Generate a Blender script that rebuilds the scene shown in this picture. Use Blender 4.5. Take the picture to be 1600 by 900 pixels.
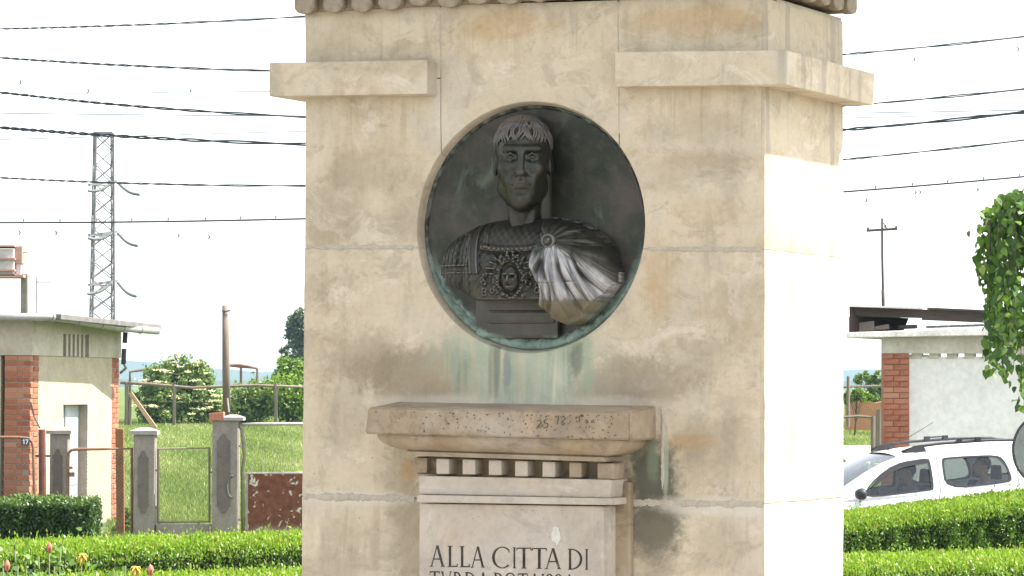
import bpy, bmesh, math, random
import numpy as np
from mathutils import Vector, Matrix

random.seed(7)
RNG = np.random.default_rng(11)
for _o in list(bpy.data.objects):
    bpy.data.objects.remove(_o)
SC = bpy.context.scene
COL = SC.collection

# ------------------------------------------------------------------ camera
FPX, EYE, HORIZON = 5150.0, 2.1, 605.0        # focal length in photo pixels, eye height, photo row of the horizon
PITCH = math.atan((HORIZON - 450.0) / FPX)
ROLL = math.radians(0.25)
cam_data = bpy.data.cameras.new('camera')
cam = bpy.data.objects.new('camera', cam_data)
COL.objects.link(cam)
cam_data.sensor_width = 36.0
cam_data.lens = FPX / 1600.0 * 36.0
cam_data.clip_start = 0.1
cam_data.clip_end = 20000.0
CAMROT = Matrix.Rotation(math.pi / 2 + PITCH, 3, 'X') @ Matrix.Rotation(ROLL, 3, 'Z')
cam.matrix_world = Matrix.Translation((0, 0, EYE)) @ CAMROT.to_4x4()
SC.camera = cam

# ------------------------------------------------------------------ sky, sun, exposure
SUN_EL, SUN_AZ = math.radians(56.0), math.radians(5.0)      # azimuth measured from +X towards +Y
world = bpy.data.worlds.new('World')
SC.world = world
world.use_nodes = True
wn = world.node_tree.nodes
wl = world.node_tree.links
wn.clear()
sky = wn.new('ShaderNodeTexSky')
sky.sky_type = 'NISHITA'
sky.sun_disc = False
sky.sun_elevation = SUN_EL
sky.sun_rotation = math.pi / 2 - SUN_AZ
sky.air_density = 1.0
sky.dust_density = 1.2
sky.ozone_density = 0.6
wb = wn.new('ShaderNodeBackground')
wb.inputs['Strength'].default_value = 0.15
wo = wn.new('ShaderNodeOutputWorld')
hs = wn.new('ShaderNodeHueSaturation')          # hazy white sky: most of the blue is scattered out
hs.inputs['Saturation'].default_value = 0.30
wl.new(sky.outputs[0], hs.inputs['Color'])
wl.new(hs.outputs[0], wb.inputs['Color'])
wl.new(wb.outputs[0], wo.inputs['Surface'])

sun_data = bpy.data.lights.new('sun', 'SUN')
sun_data.energy = 5.0
sun_data.angle = math.radians(0.6)
sun_data.color = (1.0, 0.95, 0.87)
sun = bpy.data.objects.new('sun', sun_data)
COL.objects.link(sun)
SUN_DIR = Vector((math.cos(SUN_EL) * math.cos(SUN_AZ), math.cos(SUN_EL) * math.sin(SUN_AZ), math.sin(SUN_EL)))
sun.rotation_euler = SUN_DIR.to_track_quat('Z', 'Y').to_euler()
sun.location = (20, 0, 40)

SC.view_settings.view_transform = 'Standard'
SC.view_settings.look = 'None'
SC.view_settings.gamma = 1.0
SC.view_settings.use_curve_mapping = False
SC.view_settings.exposure = 1.6

# ------------------------------------------------------------------ pixel helpers (photo pixel + depth -> place)
def ray(px, py):
    return CAMROT @ Vector(((px - 800.0) / FPX, (450.0 - py) / FPX, -1.0))

def P(px, py, D):
    d = ray(px, py)
    return Vector((0, 0, EYE)) + d * (D / d.y)

def terrain(x, y):
    """height of the open ground"""
    x = np.asarray(x, float); y = np.asarray(y, float)
    z = np.interp(y, [0, 28, 32, 44.3, 46, 50, 120, 220, 600, 20000], [0, 0, -0.2, -0.2, -0.04, -0.02, 0.80, 1.15, 1.4, 1.4])
    return z

# ------------------------------------------------------------------ mesh helpers
def link(o):
    COL.objects.link(o)
    return o

def basis(o):
    m = o.matrix_basis.copy()
    while o.parent:
        o = o.parent
        m = o.matrix_basis @ m
    return m

class MB:
    def __init__(self):
        self.v = []; self.f = []
    def add(self, vs, fs):
        n = len(self.v)
        self.v.extend([tuple(p) for p in vs])
        self.f.extend([tuple(i + n for i in f) for f in fs])
        return self
    def hexa(self, p):
        """8 points: bottom ring 0-3, top ring 4-7"""
        return self.add(p, [(3, 2, 1, 0), (4, 5, 6, 7), (0, 1, 5, 4), (1, 2, 6, 5), (2, 3, 7, 6), (3, 0, 4, 7)])
    def box(self, a, b):
        x0, y0, z0 = a; x1, y1, z1 = b
        return self.hexa([(x0, y0, z0), (x1, y0, z0), (x1, y1, z0), (x0, y1, z0), (x0, y0, z1), (x1, y0, z1), (x1, y1, z1), (x0, y1, z1)])
    def pbox(self, x0, y0, x1, y1, D, t):
        """upright box whose front shows photo pixels x0..x1, y0 (top)..y1 (bottom) at depth D, t thick"""
        a = P(x0, y1, D); b = P(x1, y0, D)
        return self.box((a.x, D, a.z), (b.x, D + t, b.z))
    def pquad(self, pts, D, t, tv=(0, 1, 0)):
        """four photo pixels TL,TR,BR,BL at depth D (number or four numbers), t thick"""
        Ds = D if hasattr(D, '__len__') else [D] * 4
        q = [P(p[0], p[1], d) for p, d in zip(pts, Ds)]
        back = [v + Vector(tv) * t for v in q]
        return self.hexa([q[3], q[2], back[2], back[3], q[0], q[1], back[1], back[0]])
    def beam(self, a, b, w, h, up=(0, 0, 1)):
        a = Vector(a); b = Vector(b)
        d = (b - a).normalized(); u = Vector(up)
        s = d.cross(u)
        if s.length < 1e-4: s = d.cross(Vector((0, 1, 0)))
        s.normalize(); u = s.cross(d)
        s *= w / 2; u *= h / 2
        return self.hexa([a - s - u, a + s - u, b + s - u, b - s - u, a - s + u, a + s + u, b + s + u, b - s + u])
    def tube(self, pts, r, n=8, cap=True, flat=1.0):
        pts = [Vector(p) for p in pts]
        rs = r if hasattr(r, '__len__') else [r] * len(pts)
        base = len(self.v)
        prev = None
        for i, p in enumerate(pts):
            t = (pts[min(i + 1, len(pts) - 1)] - pts[max(i - 1, 0)]).normalized()
            if prev is None:
                ref = Vector((0, 0, 1)) if abs(t.z) < 0.9 else Vector((1, 0, 0))
                prev = t.cross(ref).normalized()
            s = (prev - t * prev.dot(t)).normalized(); u = t.cross(s); prev = s
            for k in range(n):
                a = 2 * math.pi * k / n
                self.v.append(tuple(p + s * (rs[i] * math.cos(a)) + u * (rs[i] * flat * math.sin(a))))
        for i in range(len(pts) - 1):
            for k in range(n):
                a = base + i * n + k; b = base + i * n + (k + 1) % n
                self.f.append((a, b, b + n, a + n))
        if cap:
            self.f.append(tuple(base + k for k in range(n))[::-1])
            e = base + (len(pts) - 1) * n
            self.f.append(tuple(e + k for k in range(n)))
        return self
    def lathe(self, prof, center=(0, 0, 0), n=24, axis='Z'):
        base = len(self.v)
        cx, cy, cz = center
        for r, h in prof:
            for k in range(n):
                a = 2 * math.pi * k / n
                if axis == 'Z': self.v.append((cx + r * math.cos(a), cy + r * math.sin(a), cz + h))
                else: self.v.append((cx + r * math.cos(a), cy + h, cz + r * math.sin(a)))
        for i in range(len(prof) - 1):
            for k in range(n):
                a = base + i * n + k; b = base + i * n + (k + 1) % n
                self.f.append((a, b, b + n, a + n))
        self.f.append(tuple(base + k for k in range(n))[::-1])
        e = base + (len(prof) - 1) * n
        self.f.append(tuple(e + k for k in range(n)))
        return self
    def prism(self, poly, a, b, mapf):
        """polygon (u,v) swept from a to b; mapf(u,v,w)->xyz"""
        n = len(poly)
        vs = [mapf(u, v, a) for u, v in poly] + [mapf(u, v, b) for u, v in poly]
        fs = [tuple(range(n))[::-1], tuple(range(n, 2 * n))] + [(i, (i + 1) % n, n + (i + 1) % n, n + i) for i in range(n)]
        return self.add(vs, fs)
    def build(self, name, mat, parent=None, world=False, smooth=False, bevel=0.0, seg=2):
        return mesh_obj(name, self.v, self.f, mat, parent, world, smooth, bevel, seg)

def mesh_obj(name, v, f, mat, parent=None, world=False, smooth=False, bevel=0.0, seg=2):
    me = bpy.data.meshes.new(name)
    if world and parent is not None:
        inv = basis(parent).inverted()
        v = [tuple(inv @ Vector(p)) for p in v]
    me.from_pydata(v, [], f)
    bm = bmesh.new(); bm.from_mesh(me)
    bmesh.ops.recalc_face_normals(bm, faces=bm.faces)
    if bevel > 0:
        es = [e for e in bm.edges if len(e.link_faces) == 2 and e.calc_face_angle(0) > 0.5]
        bmesh.ops.bevel(bm, geom=es, offset=bevel, segments=seg, affect='EDGES', profile=0.6, clamp_overlap=True)
    bm.to_mesh(me); bm.free()
    if smooth:
        me.polygons.foreach_set('use_smooth', [True] * len(me.polygons))
    me.materials.append(mat)
    o = link(bpy.data.objects.new(name, me))
    if parent is not None: o.parent = parent
    return o

def np_obj(name, V, F, mat, parent=None, world=False, smooth=False, rnd=None, sides=4):
    """fast mesh from numpy arrays; rnd = one random number per face, kept as attribute 'rnd'"""
    V = np.asarray(V, np.float32); F = np.asarray(F, np.int32)
    if world and parent is not None:
        inv = np.array(basis(parent).inverted())
        V = V @ inv[:3, :3].T.astype(np.float32) + inv[:3, 3].astype(np.float32)
    me = bpy.data.meshes.new(name)
    n, k = F.shape
    me.vertices.add(len(V)); me.vertices.foreach_set('co', V.ravel())
    me.loops.add(n * k); me.loops.foreach_set('vertex_index', F.ravel())
    me.polygons.add(n)
    me.polygons.foreach_set('loop_start', np.arange(0, n * k, k, dtype=np.int32))
    me.polygons.foreach_set('loop_total', np.full(n, k, np.int32))
    if smooth: me.polygons.foreach_set('use_smooth', np.ones(n, bool))
    if rnd is not None:
        at = me.attributes.new('rnd', 'FLOAT', 'FACE')
        at.data.foreach_set('value', np.asarray(rnd, np.float32))
    me.update(calc_edges=True); me.validate()
    me.materials.append(mat)
    o = link(bpy.data.objects.new(name, me))
    if parent is not None: o.parent = parent
    return o

def thing(name, label, cat, loc=(0, 0, 0), rot=(0, 0, 0), group=None):
    o = link(bpy.data.objects.new(name, None))
    o.empty_display_size = 0.1
    o.location = loc; o.rotation_euler = rot
    return tag(o, label, cat, group)

def tag(o, label=None, cat=None, group=None, kind=None):
    if label: o['label'] = label
    if cat: o['category'] = cat
    if group: o['group'] = group
    if kind: o['kind'] = kind
    return o

# ------------------------------------------------------------------ material helpers
class NT:
    def __init__(self, name):
        self.m = bpy.data.materials.new(name); self.m.use_nodes = True
        self.t = self.m.node_tree; self.n = self.t.nodes; self.l = self.t.links
        self.n.clear()
        self.out = self.n.new('ShaderNodeOutputMaterial')
        self.b = self.n.new('ShaderNodeBsdfPrincipled')
        self.l.new(self.b.outputs[0], self.out.inputs['Surface'])
        self.tc = self.n.new('ShaderNodeTexCoord')
        self.co = self.tc.outputs['Object']
    def set(self, sock, val):
        if hasattr(val, 'links'): self.l.new(val, sock)
        else:
            if hasattr(val, '__len__') and len(val) == 3 and sock.type == 'RGBA': val = (*val, 1)
            sock.default_value = val
    def inp(self, key, val): self.set(self.b.inputs[key], val)
    def math(self, op, a, b=0.0, c=0.0, clamp=False):
        nd = self.n.new('ShaderNodeMath'); nd.operation = op; nd.use_clamp = clamp
        for i, x in enumerate((a, b, c)): self.set(nd.inputs[i], x)
        return nd.outputs[0]
    def mapping(self, scale=(1, 1, 1), loc=(0, 0, 0), src=None):
        nd = self.n.new('ShaderNodeMapping')
        self.l.new(src or self.co, nd.inputs['Vector'])
        nd.inputs['Scale'].default_value = scale; nd.inputs['Location'].default_value = loc
        return nd.outputs[0]
    def noise(self, scale=5.0, detail=4.0, rough=0.55, dist=0.0, vec=None):
        nd = self.n.new('ShaderNodeTexNoise')
        self.l.new(vec or self.co, nd.inputs['Vector'])
        nd.inputs['Scale'].default_value = scale; nd.inputs['Detail'].default_value = detail
        nd.inputs['Roughness'].default_value = rough; nd.inputs['Distortion'].default_value = dist
        return nd.outputs[0]
    def voro(self, scale=5.0, feature='F1', vec=None, out='Distance'):
        nd = self.n.new('ShaderNodeTexVoronoi'); nd.feature = feature
        self.l.new(vec or self.co, nd.inputs['Vector']); nd.inputs['Scale'].default_value = scale
        return nd.outputs[out]
    def ramp(self, fac, stops, interp='LINEAR'):
        nd = self.n.new('ShaderNodeValToRGB'); nd.color_ramp.interpolation = interp
        el = nd.color_ramp.elements
        while len(el) < len(stops): el.new(0.5)
        for e, (p, c) in zip(el, stops):
            e.position = p
            e.color = (c, c, c, 1) if not hasattr(c, '__len__') else (*c, 1)
        self.set(nd.inputs[0], fac)
        return nd.outputs[0]
    def step(self, x, lo, hi):
        nd = self.n.new('ShaderNodeMapRange'); nd.interpolation_type = 'SMOOTHSTEP'
        self.set(nd.inputs[0], x); nd.inputs[1].default_value = lo; nd.inputs[2].default_value = hi
        return nd.outputs[0]
    def mix(self, fac, a, b, blend='MIX'):
        nd = self.n.new('ShaderNodeMix'); nd.data_type = 'RGBA'; nd.blend_type = blend
        self.set(nd.inputs[0], fac); self.set(nd.inputs[6], a); self.set(nd.inputs[7], b)
        return nd.outputs[2]
    def bump(self, h, strength=0.3, dist=0.01, prev=None):
        nd = self.n.new('ShaderNodeBump'); nd.inputs['Strength'].default_value = strength
        nd.inputs['Distance'].default_value = dist
        self.set(nd.inputs['Height'], h)
        if prev: self.l.new(prev, nd.inputs['Normal'])
        return nd.outputs[0]
    def sep(self, src=None):
        nd = self.n.new('ShaderNodeSeparateXYZ'); self.l.new(src or self.co, nd.inputs[0]); return nd.outputs
    def attr(self, name):
        nd = self.n.new('ShaderNodeAttribute'); nd.attribute_name = name; return nd.outputs['Fac']
    def objrand(self):
        nd = self.n.new('ShaderNodeObjectInfo'); return nd.outputs['Random']
    def done(self, color, rough=0.8, normal=None, metal=0.0, spec=0.3):
        self.inp('Base Color', color); self.inp('Roughness', rough); self.inp('Metallic', metal)
        self.inp('Specular IOR Level', spec)
        if normal is not None: self.l.new(normal, self.b.inputs['Normal'])
        return self.m

def simple(name, c1, c2, scale=6.0, rough=0.8, bump=0.2, bdist=0.004, metal=0.0, spec=0.3, stretch=(1, 1, 1), detail=5.0, lo=0.3, hi=0.7):
    t = NT(name)
    v = t.mapping(stretch)
    n = t.noise(scale, detail, 0.6, vec=v)
    n2 = t.noise(scale * 7, 4, 0.6, vec=v)
    c = t.ramp(n, [(lo, c1), (hi, c2)])
    r = t.objrand()
    c = t.mix(0.25, c, t.ramp(n2, [(0.35, [x * 0.6 for x in c1]), (0.65, c2)]))
    nor = t.bump(t.math('ADD', n2, n), bump, bdist) if bump > 0 else None
    return t.done(c, rough, nor, metal, spec)

def leafmat(name, stops, rough=0.45, trans=0.35, spec=0.35):
    t = NT(name)
    c = t.ramp(t.attr('rnd'), stops)
    t.done(c, rough, None, 0, spec)
    tr = t.n.new('ShaderNodeBsdfTranslucent')
    t.l.new(t.mix(1.0, c, (1.0, 1.0, 0.45), 'MULTIPLY'), tr.inputs['Color'])
    mx = t.n.new('ShaderNodeMixShader'); mx.inputs[0].default_value = trans
    t.l.new(t.b.outputs[0], mx.inputs[1]); t.l.new(tr.outputs[0], mx.inputs[2])
    t.l.new(mx.outputs[0], t.out.inputs['Surface'])
    return t.m
# ================================================================== MONUMENT
YAW = math.radians(25.5)
O_D = 8.5
MO = Vector((P(1195, 605, O_D).x, O_D, 0))
U = Vector((math.cos(YAW), -math.sin(YAW), 0)); V_ = Vector((math.sin(YAW), math.cos(YAW), 0))
EYEV = Vector((0, 0, EYE))

def L(px, py, off=0.0):
    """photo pixel -> monument-local (x,z) on the plane standing `off` in front of the front face"""
    d = ray(px, py); n = -V_
    t = ((MO + n * off - EYEV).dot(n)) / d.dot(n)
    r = EYEV + d * t - MO
    return r.dot(U), r.z

def Sd(px, py, off=0.0):
    """photo pixel -> monument-local (y,z) on the plane standing `off` outside the right-hand face"""
    d = ray(px, py)
    t = ((MO + U * off - EYEV).dot(U)) / d.dot(U)
    r = EYEV + d * t - MO
    return r.dot(V_), r.z

MDEPTH = Sd(1318, 600)[0]
MCX, MCZ = L(827, 355)
MR = (L(827, 163)[1] - L(827, 547)[1]) / 2
SLAB_Z = L(780, 640, 0.17)[1]

# ---- stone
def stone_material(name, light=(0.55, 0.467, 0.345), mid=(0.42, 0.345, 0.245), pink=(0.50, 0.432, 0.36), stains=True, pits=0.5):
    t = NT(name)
    vd = t.mapping((1, 1, 1))
    big = t.noise(2.1, 5, 0.6, 0.6)
    lay = t.noise(2.6, 5, 0.6, 0.9, vec=t.mapping((0.6, 0.6, 2.6)))
    med = t.noise(9, 6, 0.62, 0.4)
    fine = t.noise(95, 5, 0.7)
    grain = t.noise(420, 2, 0.6)
    c = t.ramp(big, [(0.36, mid), (0.48, light), (0.56, light), (0.64, pink)])
    c = t.mix(t.math('MULTIPLY', t.step(lay, 0.5, 0.72), 0.45), c, (0.43, 0.315, 0.19))          # ochre bedding
    c = t.mix(t.math('MULTIPLY', t.step(t.noise(3.3, 5, 0.65, 1.0, vec=t.mapping((1, 1, 1), (7, 3, 1))), 0.55, 0.75), 0.4), c, (0.245, 0.205, 0.165))
    c = t.mix(t.math('MULTIPLY', t.step(t.noise(4.5, 4, 0.6, 0.6, vec=t.mapping((1, 1, 1), (3, 9, 4))), 0.55, 0.72), 0.45), c, (0.46, 0.415, 0.35))
    c = t.mix(t.math('MULTIPLY', t.step(t.noise(7.0, 4, 0.6, 1.2, vec=t.mapping((1.2, 1.2, 0.5), (1, 2, 14))), 0.62, 0.74), 0.5), c, (0.50, 0.29, 0.12))  # rust
    c = t.mix(t.math('MULTIPLY', t.step(t.noise(2.9, 5, 0.65, 0.8, vec=t.mapping((2.2, 2.2, 0.55), (5, 1, 2))), 0.53, 0.68), 0.45), c, (0.265, 0.23, 0.19))   # soft grey runs
    c = t.mix(t.math('MULTIPLY', t.step(t.noise(5.6, 5, 0.6, 0.8, vec=t.mapping((1, 1, 1), (11, 4, 6))), 0.55, 0.70), 0.5), c, (0.47, 0.42, 0.355))
    c = t.mix(t.math('MULTIPLY', med, 0.5), c, t.ramp(med, [(0.3, (0.19, 0.145, 0.095)), (0.7, (0.58, 0.49, 0.36))]))
    # crisp-edged weathering blotches of several sizes
    bl1 = t.noise(6.5, 10, 0.72, 0.9, vec=t.mapping((1, 1, 1.3), (9, 5, 3)))
    bl2 = t.noise(15, 10, 0.75, 0.6, vec=t.mapping((1, 1, 1), (2, 7, 9)))
    bl3 = t.noise(5.0, 10, 0.74, 1.0, vec=t.mapping((1, 1, 1.6), (6, 1, 12)))
    c = t.mix(t.math('MULTIPLY', t.step(bl1, 0.53, 0.62), 0.42), c, [q * 0.66 for q in mid])
    c = t.mix(t.math('MULTIPLY', t.step(bl2, 0.56, 0.64), 0.28), c, [q * 0.60 for q in mid])
    c = t.mix(t.math('MULTIPLY', t.step(bl3, 0.55, 0.63), 0.50), c, [min(0.8, q * 1.22 + 0.03) for q in pink])
    spk = t.noise(60, 4, 0.7)
    c = t.mix(0.15, c, t.ramp(spk, [(0.34, [q * 0.62 for q in mid]), (0.5, light), (0.66, [min(1, q * 1.18) for q in light])]))
    # small dark pits
    vor = t.voro(36)
    pm = t.math('MULTIPLY', t.math('SUBTRACT', 1.0, t.step(vor, 0.035, 0.11)), t.step(t.noise(3.0, 3, vec=t.mapping((1, 1, 1), (2, 2, 8))), 0.52, 0.62))
    c = t.mix(t.math('MULTIPLY', pm, pits), c, (0.10, 0.08, 0.06))
    h = t.math('ADD', t.math('MULTIPLY', fine, 0.5), t.math('MULTIPLY', med, 1.4))
    h = t.math('SUBTRACT', h, t.math('MULTIPLY', pm, 0.8))
    if stains:
        x, y, z = t.sep()
        nz = t.noise(9, 8, 0.68, 0.6); nz2 = t.noise(42, 6, 0.75, 0.3)
        front = t.math('LESS_THAN', y, 0.02)
        def blob(cx, cz, rx, rz, soft=0.45, namp=1.9):
            dx = t.math('DIVIDE', t.math('SUBTRACT', x, cx), rx)
            dz = t.math('DIVIDE', t.math('SUBTRACT', z, cz), rz)
            r = t.math('SQRT', t.math('ADD', t.math('MULTIPLY', dx, dx), t.math('MULTIPLY', dz, dz)))
            r = t.math('ADD', r, t.math('ADD', t.math('MULTIPLY', t.math('SUBTRACT', nz, 0.5), namp), t.math('MULTIPLY', t.math('SUBTRACT', nz2, 0.5), namp * 0.7)))
            return t.math('MULTIPLY', t.math('SUBTRACT', 1.0, t.step(r, 1 - soft, 1 + soft)), front)
        def bpx(px, py, rx, ry, **k):
            a = L(px, py)
            return blob(a[0], a[1], rx * 0.00171 / 0.9, ry * 0.00171, **k)
        # grey-brown grime on both sides of the slab, darker band left of the tablet
        for (px, py, rx, ry, s) in ((660, 590, 95, 46, 0.75), (980, 596, 100, 40, 0.7), (560, 555, 80, 44, 0.45), (520, 330, 50, 60, 0.35), (1150, 480, 50, 60, 0.3), (540, 640, 40, 70, 0.35), (1120, 690, 60, 40, 0.3), (640, 320, 30, 60, 0.25), (1080, 200, 70, 24, 0.25), (530, 860, 40, 60, 0.3), (640, 860, 34, 110, 0.45), (625, 745, 30, 60, 0.5), (1020, 850, 40, 80, 0.5),
                                    (1090, 560, 60, 30, 0.3), (560, 270, 60, 30, 0.38), (1090, 265, 90, 30, 0.32), (1130, 850, 40, 40, 0.3), (620, 105, 90, 16, 0.3)):
            c = t.mix(t.math('MULTIPLY', bpx(px, py, rx, ry), s * 0.8), c, (0.20, 0.155, 0.10))
        for (px, py, rx, ry, s) in ((1018, 742, 36, 54, 0.95), (1018, 820, 46, 48, 0.8), (1000, 700, 26, 24, 0.7)):
            c = t.mix(t.math('MULTIPLY', bpx(px, py, rx, ry), s), c, (0.085, 0.085, 0.06))
        for (px, py, rx, ry, s) in ((1030, 440, 24, 60, 0.34), (1110, 330, 60, 22, 0.16), (1080, 690, 40, 12, 0.35), (790, 40, 70, 26, 0.4), (640, 735, 14, 20, 0.5), (1100, 30, 90, 24, 0.4), (735, 590, 60, 26, 0.25)):
            c = t.mix(t.math('MULTIPLY', bpx(px, py, rx, ry), s), c, (0.38, 0.22, 0.075))
        # dirty water runs that start under ledges and joints
        run = t.noise(1.0, 5, 0.7, 0.3, vec=t.mapping((26, 26, 2.2), (2, 0, 4)))
        for (px, py, rx, ry, s) in ((580, 190, 105, 50, 0.5), (1085, 180, 110, 46, 0.5), (1095, 440, 100, 60, 0.4), (560, 445, 85, 60, 0.4), (560, 830, 80, 60, 0.45), (1130, 850, 60, 60, 0.45), (830, 50, 350, 46, 0.4), (560, 700, 80, 60, 0.35), (1110, 740, 70, 50, 0.35), (640, 640, 60, 50, 0.4)):
            c = t.mix(t.math('MULTIPLY', t.math('MULTIPLY', bpx(px, py, rx, ry, namp=1.2), t.step(run, 0.50, 0.66)), s * 0.7), c, (0.27, 0.20, 0.12))
        # pale lime smears
        for (px, py, rx, ry, s) in ((560, 778, 90, 12, 0.65), (1120, 792, 90, 13, 0.65), (700, 160, 26, 60, 0.4), (1235, 70, 26, 40, 0.4), (800, 628, 190, 12, 0.6)):
            c = t.mix(t.math('MULTIPLY', bpx(px, py, rx, ry), s), c, (0.54, 0.49, 0.41))
        # copper wash running down from the medallion to the slab
        streak = t.noise(1.0, 4, 0.65, 0.2, vec=t.mapping((34, 34, 3.0)))
        sx = t.noise(1.0, 2, 0.5, 0.0, vec=t.mapping((16, 16, 1.2), (3, 1, 5)))
        m1 = bpx(815, 565, 118, 74, soft=0.35, namp=1.3)
        cop = t.math('MULTIPLY', m1, t.step(streak, 0.34, 0.58))
        c = t.mix(t.math('MULTIPLY', m1, 0.55), c, (0.42, 0.41, 0.30))
        c = t.mix(t.math('MULTIPLY', bpx(868, 590, 26, 44, soft=0.35, namp=1.2), 0.75), c, (0.56, 0.53, 0.42))
        c = t.mix(t.math('MULTIPLY', cop, 0.85), c, t.ramp(med, [(0.35, (0.25, 0.30, 0.225)), (0.65, (0.39, 0.43, 0.335))]))
        dk = t.math('MULTIPLY', bpx(800, 580, 95, 46, soft=0.35, namp=1.4), t.step(sx, 0.53, 0.62))
        c = t.mix(t.math('MULTIPLY', dk, 0.75), c, (0.165, 0.18, 0.145))
        for (px, py, rx, ry, cc) in ((902, 565, 9, 30, (0.15, 0.17, 0.13)), (792, 580, 6, 30, (0.20, 0.235, 0.215)), (918, 580, 10, 40, (0.30, 0.345, 0.25)), (1040, 720, 4, 50, (0.33, 0.36, 0.275)), (1020, 716, 9, 30, (0.17, 0.195, 0.135))):
            c = t.mix(t.math('MULTIPLY', bpx(px, py, rx, ry, soft=0.4, namp=1.6), 0.75), c, cc)
        # rain runs on the right-hand side
        side = t.math('GREATER_THAN', x, -0.012)
        runs = t.noise(1.0, 3, 0.6, 0.2, vec=t.mapping((9, 13, 0.8), (1, 6, 0)))
        c = t.mix(t.math('MULTIPLY', t.math('MULTIPLY', side, t.step(runs, 0.52, 0.62)), 0.55), c, (0.27, 0.235, 0.20))
    nor = t.bump(h, 0.55, 0.004)
    nor = t.bump(grain, 0.25, 0.0012, nor)
    return t.done(c, 0.85, nor, 0, 0.25)

M_STONE = stone_material('weathered_limestone')
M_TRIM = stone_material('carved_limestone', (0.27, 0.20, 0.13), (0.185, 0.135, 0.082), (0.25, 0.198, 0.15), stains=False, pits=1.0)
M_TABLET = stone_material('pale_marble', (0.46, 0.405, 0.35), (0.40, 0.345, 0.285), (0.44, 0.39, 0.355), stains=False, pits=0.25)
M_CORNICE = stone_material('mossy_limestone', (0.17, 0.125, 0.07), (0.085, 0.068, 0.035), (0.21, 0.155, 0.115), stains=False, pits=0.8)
M_MORTAR = simple('lime_mortar', (0.36, 0.305, 0.23), (0.50, 0.445, 0.365), 40, 0.95, 0.6, 0.004)

MON = thing('stone_monument', 'tall pale limestone monument with bracketed top, dentilled shelf and carved inscription tablet', 'monument', MO, (0, 0, -YAW))

def prism_front(mb, px, off, back):
    """px TL,TR,BR,BL seen on the plane `off` in front of the face; goes back to local y=back"""
    q = [L(*p, off) for p in px]
    tl, tr, br, bl = q
    mb.hexa([(bl[0], -off, bl[1]), (br[0], -off, br[1]), (br[0], back, br[1]), (bl[0], back, bl[1]),
             (tl[0], -off, tl[1]), (tr[0], -off, tr[1]), (tr[0], back, tr[1]), (tl[0], back, tl[1])])
    return mb

def apply_bool(o, cutter):
    md = o.modifiers.new('cut', 'BOOLEAN'); md.operation = 'DIFFERENCE'; md.object = cutter; md.solver = 'EXACT'
    dg = bpy.context.evaluated_depsgraph_get(); dg.update()
    me = bpy.data.meshes.new_from_object(o.evaluated_get(dg))
    o.modifiers.clear()
    old = o.data; o.data = me; bpy.data.meshes.remove(old)

def roughen(o, cell, amp, seed=0):
    """break straight arrises: cut the block finely and jitter every corner point"""
    bm = bmesh.new(); bm.from_mesh(o.data)
    for _ in range(7):
        es = [e for e in bm.edges if e.calc_length() > cell * 1.6]
        if not es: break
        bmesh.ops.subdivide_edges(bm, edges=es, cuts=1, use_grid_fill=True)
    from mathutils import noise as mn
    for v in bm.verts:
        w = v.co * 22 + Vector((seed * 3.1, 0, 0)); w2 = v.co * 70
        v.co += (mn.noise_vector(w) * amp + mn.noise_vector(w2) * amp * 0.5)
    bm.to_mesh(o.data); bm.free()

blocks = [
    ('a', [(476, 17), (687.3, 9), (687.8, 121.5), (477, 124)], False),
    ('b', [(477, 124.8), (687.8, 122.2), (690, 387.4), (476, 386.1)], True),
    ('c', [(688.3, 8), (965.7, 0), (966.5, 300), (690, 302)], True),
    ('d', [(966.6, 0), (1195, -4), (1195, 106.6), (967, 109.6)], False),
    ('e', [(967.3, 110.3), (1195, 107.3), (1195, 389.95), (967, 388.9)], True),
    ('f', [(475.5, 386.1), (1195, 389.9), (1195, 787.2), (472, 775.4)], True),
    ('g', [(472, 775.8), (1195, 787.6), (1195, 1560), (466, 1548)], False),
]
cut = MB().lathe([(MR + 0.009, -0.30), (MR + 0.009, -0.001), (MR + 0.006, 0.004), (MR, 0.026), (MR, 0.075)], (MCX, 0, MCZ), 96, 'Y').build('cutter', M_STONE, MON)
for i, (nm, q, c) in enumerate(blocks):
    o = prism_front(MB(), q, 0.0, MDEPTH).build('stone_block', M_STONE, MON, bevel=0.0035, seg=2)
    roughen(o, 0.05, 0.0016, 0)
    if c: apply_bool(o, cut)
    o.data.polygons.foreach_set('use_smooth', [True] * len(o.data.polygons)); o.data.set_sharp_from_angle(angle=math.radians(32))
bpy.data.objects.remove(cut)
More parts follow.
